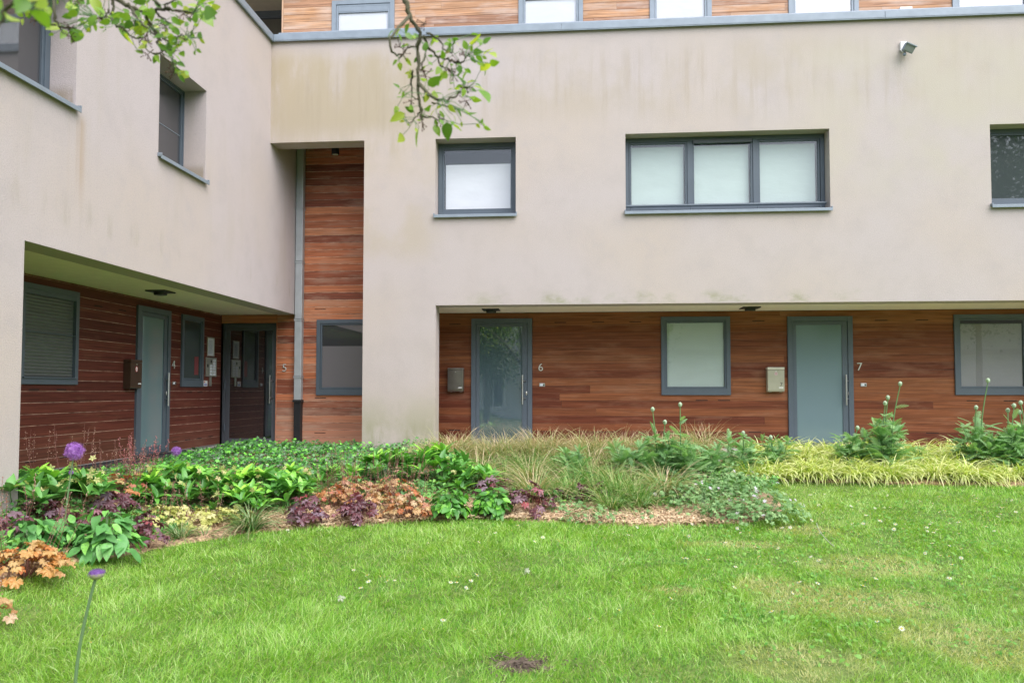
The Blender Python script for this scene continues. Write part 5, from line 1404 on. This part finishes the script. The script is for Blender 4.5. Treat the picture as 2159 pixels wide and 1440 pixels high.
bid[0] = 2
main_l2 = tw([(500, -260, .1), (505, 60), (520, 190), (560, 260), (680, 275), (720, 270)], S1, O1, 1.85, .007, .0025)
tw([(530, 240), (420, 240), (370, 220), (310, 180)], S1, O1, 1.85, .004, .002)
tw([(560, 260), (590, 310), (620, 330)], S1, O1, 1.85, .003, .0015)
tw([(470, 40), (400, 60), (360, 110)], S1, O1, 1.85, .004, .002)
bid[0] = 3
main_l3 = tw([(300, -200, .0), (180, 20), (50, 95), (20, 200), (-60, 300)], S1, O1, 1.15, .006, .003)
BR = [MB() for _ in range(4)]
for (Q, r_), k in zip(twigs, owner): BR[k].tube(Q - TO, r_, 6)
# limbs back to the trunk, over and behind the camera
crown = np.array([3.0, -13.6, 2.6])
def limb(end, mid, r0, r1):
    q = np.linspace(0, 1, 12)[:, None]; P_ = (1 - q) ** 2 * crown + 2 * q * (1 - q) * mid + q ** 2 * end
    P_[1:-1] += rng.normal(0, .012, (10, 3)); mb = MB(); mb.tube(P_ - TO, np.linspace(r0, r1, 12), 8); mb.build('limb', m_bark, tree)
for Q in (main_c, main_l, main_l2, main_l3):
    limb(Q[0], np.array([Q[0][0] * .6 + 1.3, -11.6, 3.2]), .04, .011)
mb = MB(); mb.tube([(0, 0, -.05), (.02, .05, .6), (-.03, .12, 1.5), (-.06, .3, 2.5), (-.1, .4, 3.2), (-.3, .2, 4.6)], [.19, .14, .12, .10, .08, .03], 12)
for e in [(1.6, .3, 3.9), (-1.6, -.2, 4.0), (.4, -1.6, 4.2), (.8, 1.2, 4.4)]: mb.tube([(-.06, .3, 2.4), (e[0] * .5, e[1] * .5 + .15, 3.3), e], [.07, .05, .02], 8)
mb.build('trunk', m_bark, tree)
AllQ = np.concatenate([Q for Q, _ in twigs])
def pear_leaves(lst, s, off, dep, sz):
    O = []; X = []; S = []; st = []
    for it in lst:
        x, y = it[:2]; size = (it[2] if len(it) > 2 else 1.0) * sz
        c = pt(off[0] + x / s, off[1] + y / s, dep + rng.normal() * .05)
        d = np.linalg.norm(AllQ - c, axis=1) + rng.uniform(0, .02, len(AllQ)); b_ = AllQ[np.argmin(d)]
        ax = c - b_; ax = ax / (np.linalg.norm(ax) + 1e-6)
        ax = nrm(ax + rng.normal(0, .25, 3) + np.array([0, 0, -.25])); base = c - ax * size * .5
        O.append(base); X.append(ax); S.append(size); st.append((b_, base))
    O, X, S = np.array(O), np.array(X), np.array(S); n = len(O)
    tocam = nrm(CP - O); N = nrm(tocam * .55 + np.array([0, 0, .45]) + rng.normal(0, .5, (n, 3)))
    mb = MB(); k = rng.integers(0, 3, n)
    for i in range(3): mb.inst(OVA[i], O[k == i] - TO, X[k == i], N[k == i], S[k == i], smooth=True)
    for b_, e in st: mb.tube([b_ - TO, (b_ + e) / 2 - TO + rng.normal(0, .004, 3), e - TO], .0009, 4, mi=1, cap=False)
    mb.build('leaves', [L_pear, L_stem], tree)
pear_leaves([(70, 220), (175, 185), (130, 215), (205, 250), (355, 265, 1.3), (280, 295), (410, 365), (480, 240), (605, 250, 1.5), (610, 210), (685, 270), (590, 340, 1.2), (545, 290), (720, 345), (690, 375, 1.3), (725, 400), (670, 445, 1.4), (500, 425), (550, 470, 1.3), (330, 510, 1.5), (380, 440), (410, 490, 1.3), (170, 460, 1.5), (175, 398), (520, 530), (580, 510), (600, 500), (630, 570, 1.2), (665, 610, 1.8), (610, 555), (590, 640), (610, 635), (350, 600, 1.2), (330, 690), (380, 710), (455, 690), (485, 720), (470, 760), (440, 830, 1.7), (485, 820), (350, 825, 1.2), (280, 870, 1.8), (130, 715, 1.6), (190, 700), (115, 790), (125, 880, 1.3), (290, 620), (620, 330), (640, 350), (540, 500, 1.2), (560, 450), (365, 590), (300, 700), (420, 480)], S3, O3, DC, .029)
lc = [(580, 30), (230, 80, 1.5), (280, 130), (210, 150), (480, 150, 1.4), (520, 290, 1.5), (600, 345, 1.3), (725, 345, 1.5), (830, 325, 1.2), (790, 255), (870, 195, 1.4), (935, 100, 1.8), (900, 20, 1.6), (730, 95, 1.3), (640, 160), (690, 130), (1130, 150, 1.4), (1190, 160), (1150, 320, 1.9), (1245, 385, 1.9), (1280, 340, 1.4), (1300, 285), (1420, 230, 1.2), (1340, 175), (1400, 60, 1.3), (1355, 20, 1.2), (1440, 40), (1500, 260, 1.2), (1520, 400, 1.3), (1600, 450, 1.4), (1610, 370, 1.4), (1640, 300, 1.3), (1690, 260, 1.2), (1700, 70, 1.3), (1780, 100), (1860, 185, 1.6), (1950, 190, 2.0), (2000, 130, 1.8), (1950, 55, 1.5), (2050, 55, 1.5), (1750, 405), (1790, 320), (1855, 390), (1650, 500), (1695, 445), (1740, 535), (1700, 590), (1670, 660), (1725, 720, 1.4), (1465, 575, 1.1), (1660, 190), (1550, 220), (1480, 320), (1590, 340), (1220, 240), (1190, 200), (1110, 200), (995, 210), (1330, 260, 1.3), (1370, 390), (940, 220), (1780, 370), (1350, 455), (700, 20), (660, 60), (760, 15), (1890, 110), (1830, 210), (1870, 25)]
pear_leaves(lc, S1, O1, DL, .028)
pear_leaves([(60, 190, 1.5), (110, 190, 1.6), (20, 110, 1.3), (400, 150, 1.5), (220, 20, 1.6), (330, 30, 1.3), (480, 20, 1.4)], S1, O1, 1.2, .026)
ex = [(x + dx, y + dy, sz_) for x, y, *_ in lc + lc for dx, dy, sz_ in [(rng.normal() * 45, rng.normal() * 40, rng.uniform(.6, 1.1))]]
pear_leaves(ex, S1, O1, DL, .024)
pear_leaves([(rng.uniform(90, 680), rng.uniform(220, 830), rng.uniform(.6, 1.2)) for _ in range(85)], S3, O3, DC, .022)
# withered fruit spurs
for (x, y) in [(500, 390), (545, 550), (270, 770), (380, 760), (150, 340), (265, 440), (200, 640), (285, 150), (530, 330), (430, 440), (470, 480), (550, 640), (130, 300), (290, 480)]:
    c = pt(O3[0] + x / S3, O3[1] + y / S3, DC) - TO
    n = 9; D = nrm(rng.normal(0, 1, (n, 3)) + np.array([0, 0, -.5])) * rng.uniform(.010, .026, (n, 1))
    for d_ in D: BR[0].tube([c, c + d_], .0009, 3, mi=1, cap=False)
    BR[0].inst(BELL, c + D, (1, 0, 0), nrm(D), .0075, mi=1)
for (x, y) in [(940, 170), (1010, 160), (1380, 350), (1400, 400), (1400, 520), (1640, 600), (1640, 690), (1700, 350), (1840, 130), (1560, 240), (670, 270), (670, 350), (340, 190), (1740, 130), (740, 20), (1180, 270)]:
    c = pt(O1[0] + x / S1, O1[1] + y / S1, DL if x > 800 else 1.85) - TO
    n = 9; D = nrm(rng.normal(0, 1, (n, 3)) + np.array([0, 0, -.5])) * rng.uniform(.008, .022, (n, 1))
    for d_ in D: BR[1 if x > 800 else 2].tube([c, c + d_], .0009, 3, mi=1, cap=False)
    BR[1 if x > 800 else 2].inst(BELL, c + D, (1, 0, 0), nrm(D), .007, mi=1)
for mb in BR: mb.build('branch', [m_bark, m_spur], tree)
# crown above and behind the camera
n = 2600; ph = rng.uniform(0, 6.28, n); rr = 1.9 * np.sqrt(rng.random(n)); O = np.stack([rr * np.cos(ph), rr * np.sin(ph) - .5, 3.2 + 2.0 * rng.random(n) + .4 * noise2(rr * np.cos(ph), rr * np.sin(ph), 3, 3)], -1)
mb = MB(); mb.inst(OVA[0], O, nrm(rng.normal(0, 1, (n, 3)) + np.array([0, 0, -.5])), nrm(rng.normal(0, .6, (n, 3)) + np.array([0, 0, .8])), .06 * rng.uniform(.6, 1.3, n)); mb.build('crown', L_pear, tree)

# two garden trees in front of the villa
L_far = leafmat('garden_tree_leaf', [(0, (.03, .07, .02)), (.6, (.06, .13, .03)), (1, (.11, .20, .04))], .5, .2)
for i, (x, y, h, lab) in enumerate([(7.6, -21.5, 8.5, 'leafy garden tree before the villa on the side of door 7'), (-1.5, -23, 7.5, 'leafy garden tree before the villa on the side of door 4'), (1.0, -19.5, 6.5, 'small leafy garden tree in the middle before the villa'), (23, -21, 14, 'very tall leafy tree at the far right end of the garden'), (-8, -20, 9, 'leafy tree at the far left end of the garden')]):
    t = thing('garden_tree', lab, 'tree', (x, y, -.6), rng.uniform(0, 6), 'garden trees before the villa')
    mb = MB(); mb.tube([(0, 0, 0), (.05, .1, h * .25), (-.1, 0, h * .5), (.1, .05, h * .8)], [.15, .12, .09, .03], 10); mb.build('trunk', m_bark, t)
    nc = 40; cc = nrm(rng.normal(0, 1, (nc, 3))) * rng.uniform(.3, 1, (nc, 1)) * np.array([h * .30, h * .30, h * .32]) + np.array([0, 0, h * .66])
    n = int(5200 * max(1, (h / 7) ** 2)); O = cc[rng.integers(0, nc, n)] + rng.normal(0, h * .055, (n, 3))
    mb = MB(); mb.inst(OVA[1], O, nrm(rng.normal(0, 1, (n, 3))), nrm(rng.normal(0, .7, (n, 3)) + np.array([0, 0, .7])), .16 * rng.uniform(.6, 1.3, n)); mb.build('crown', L_far, t)
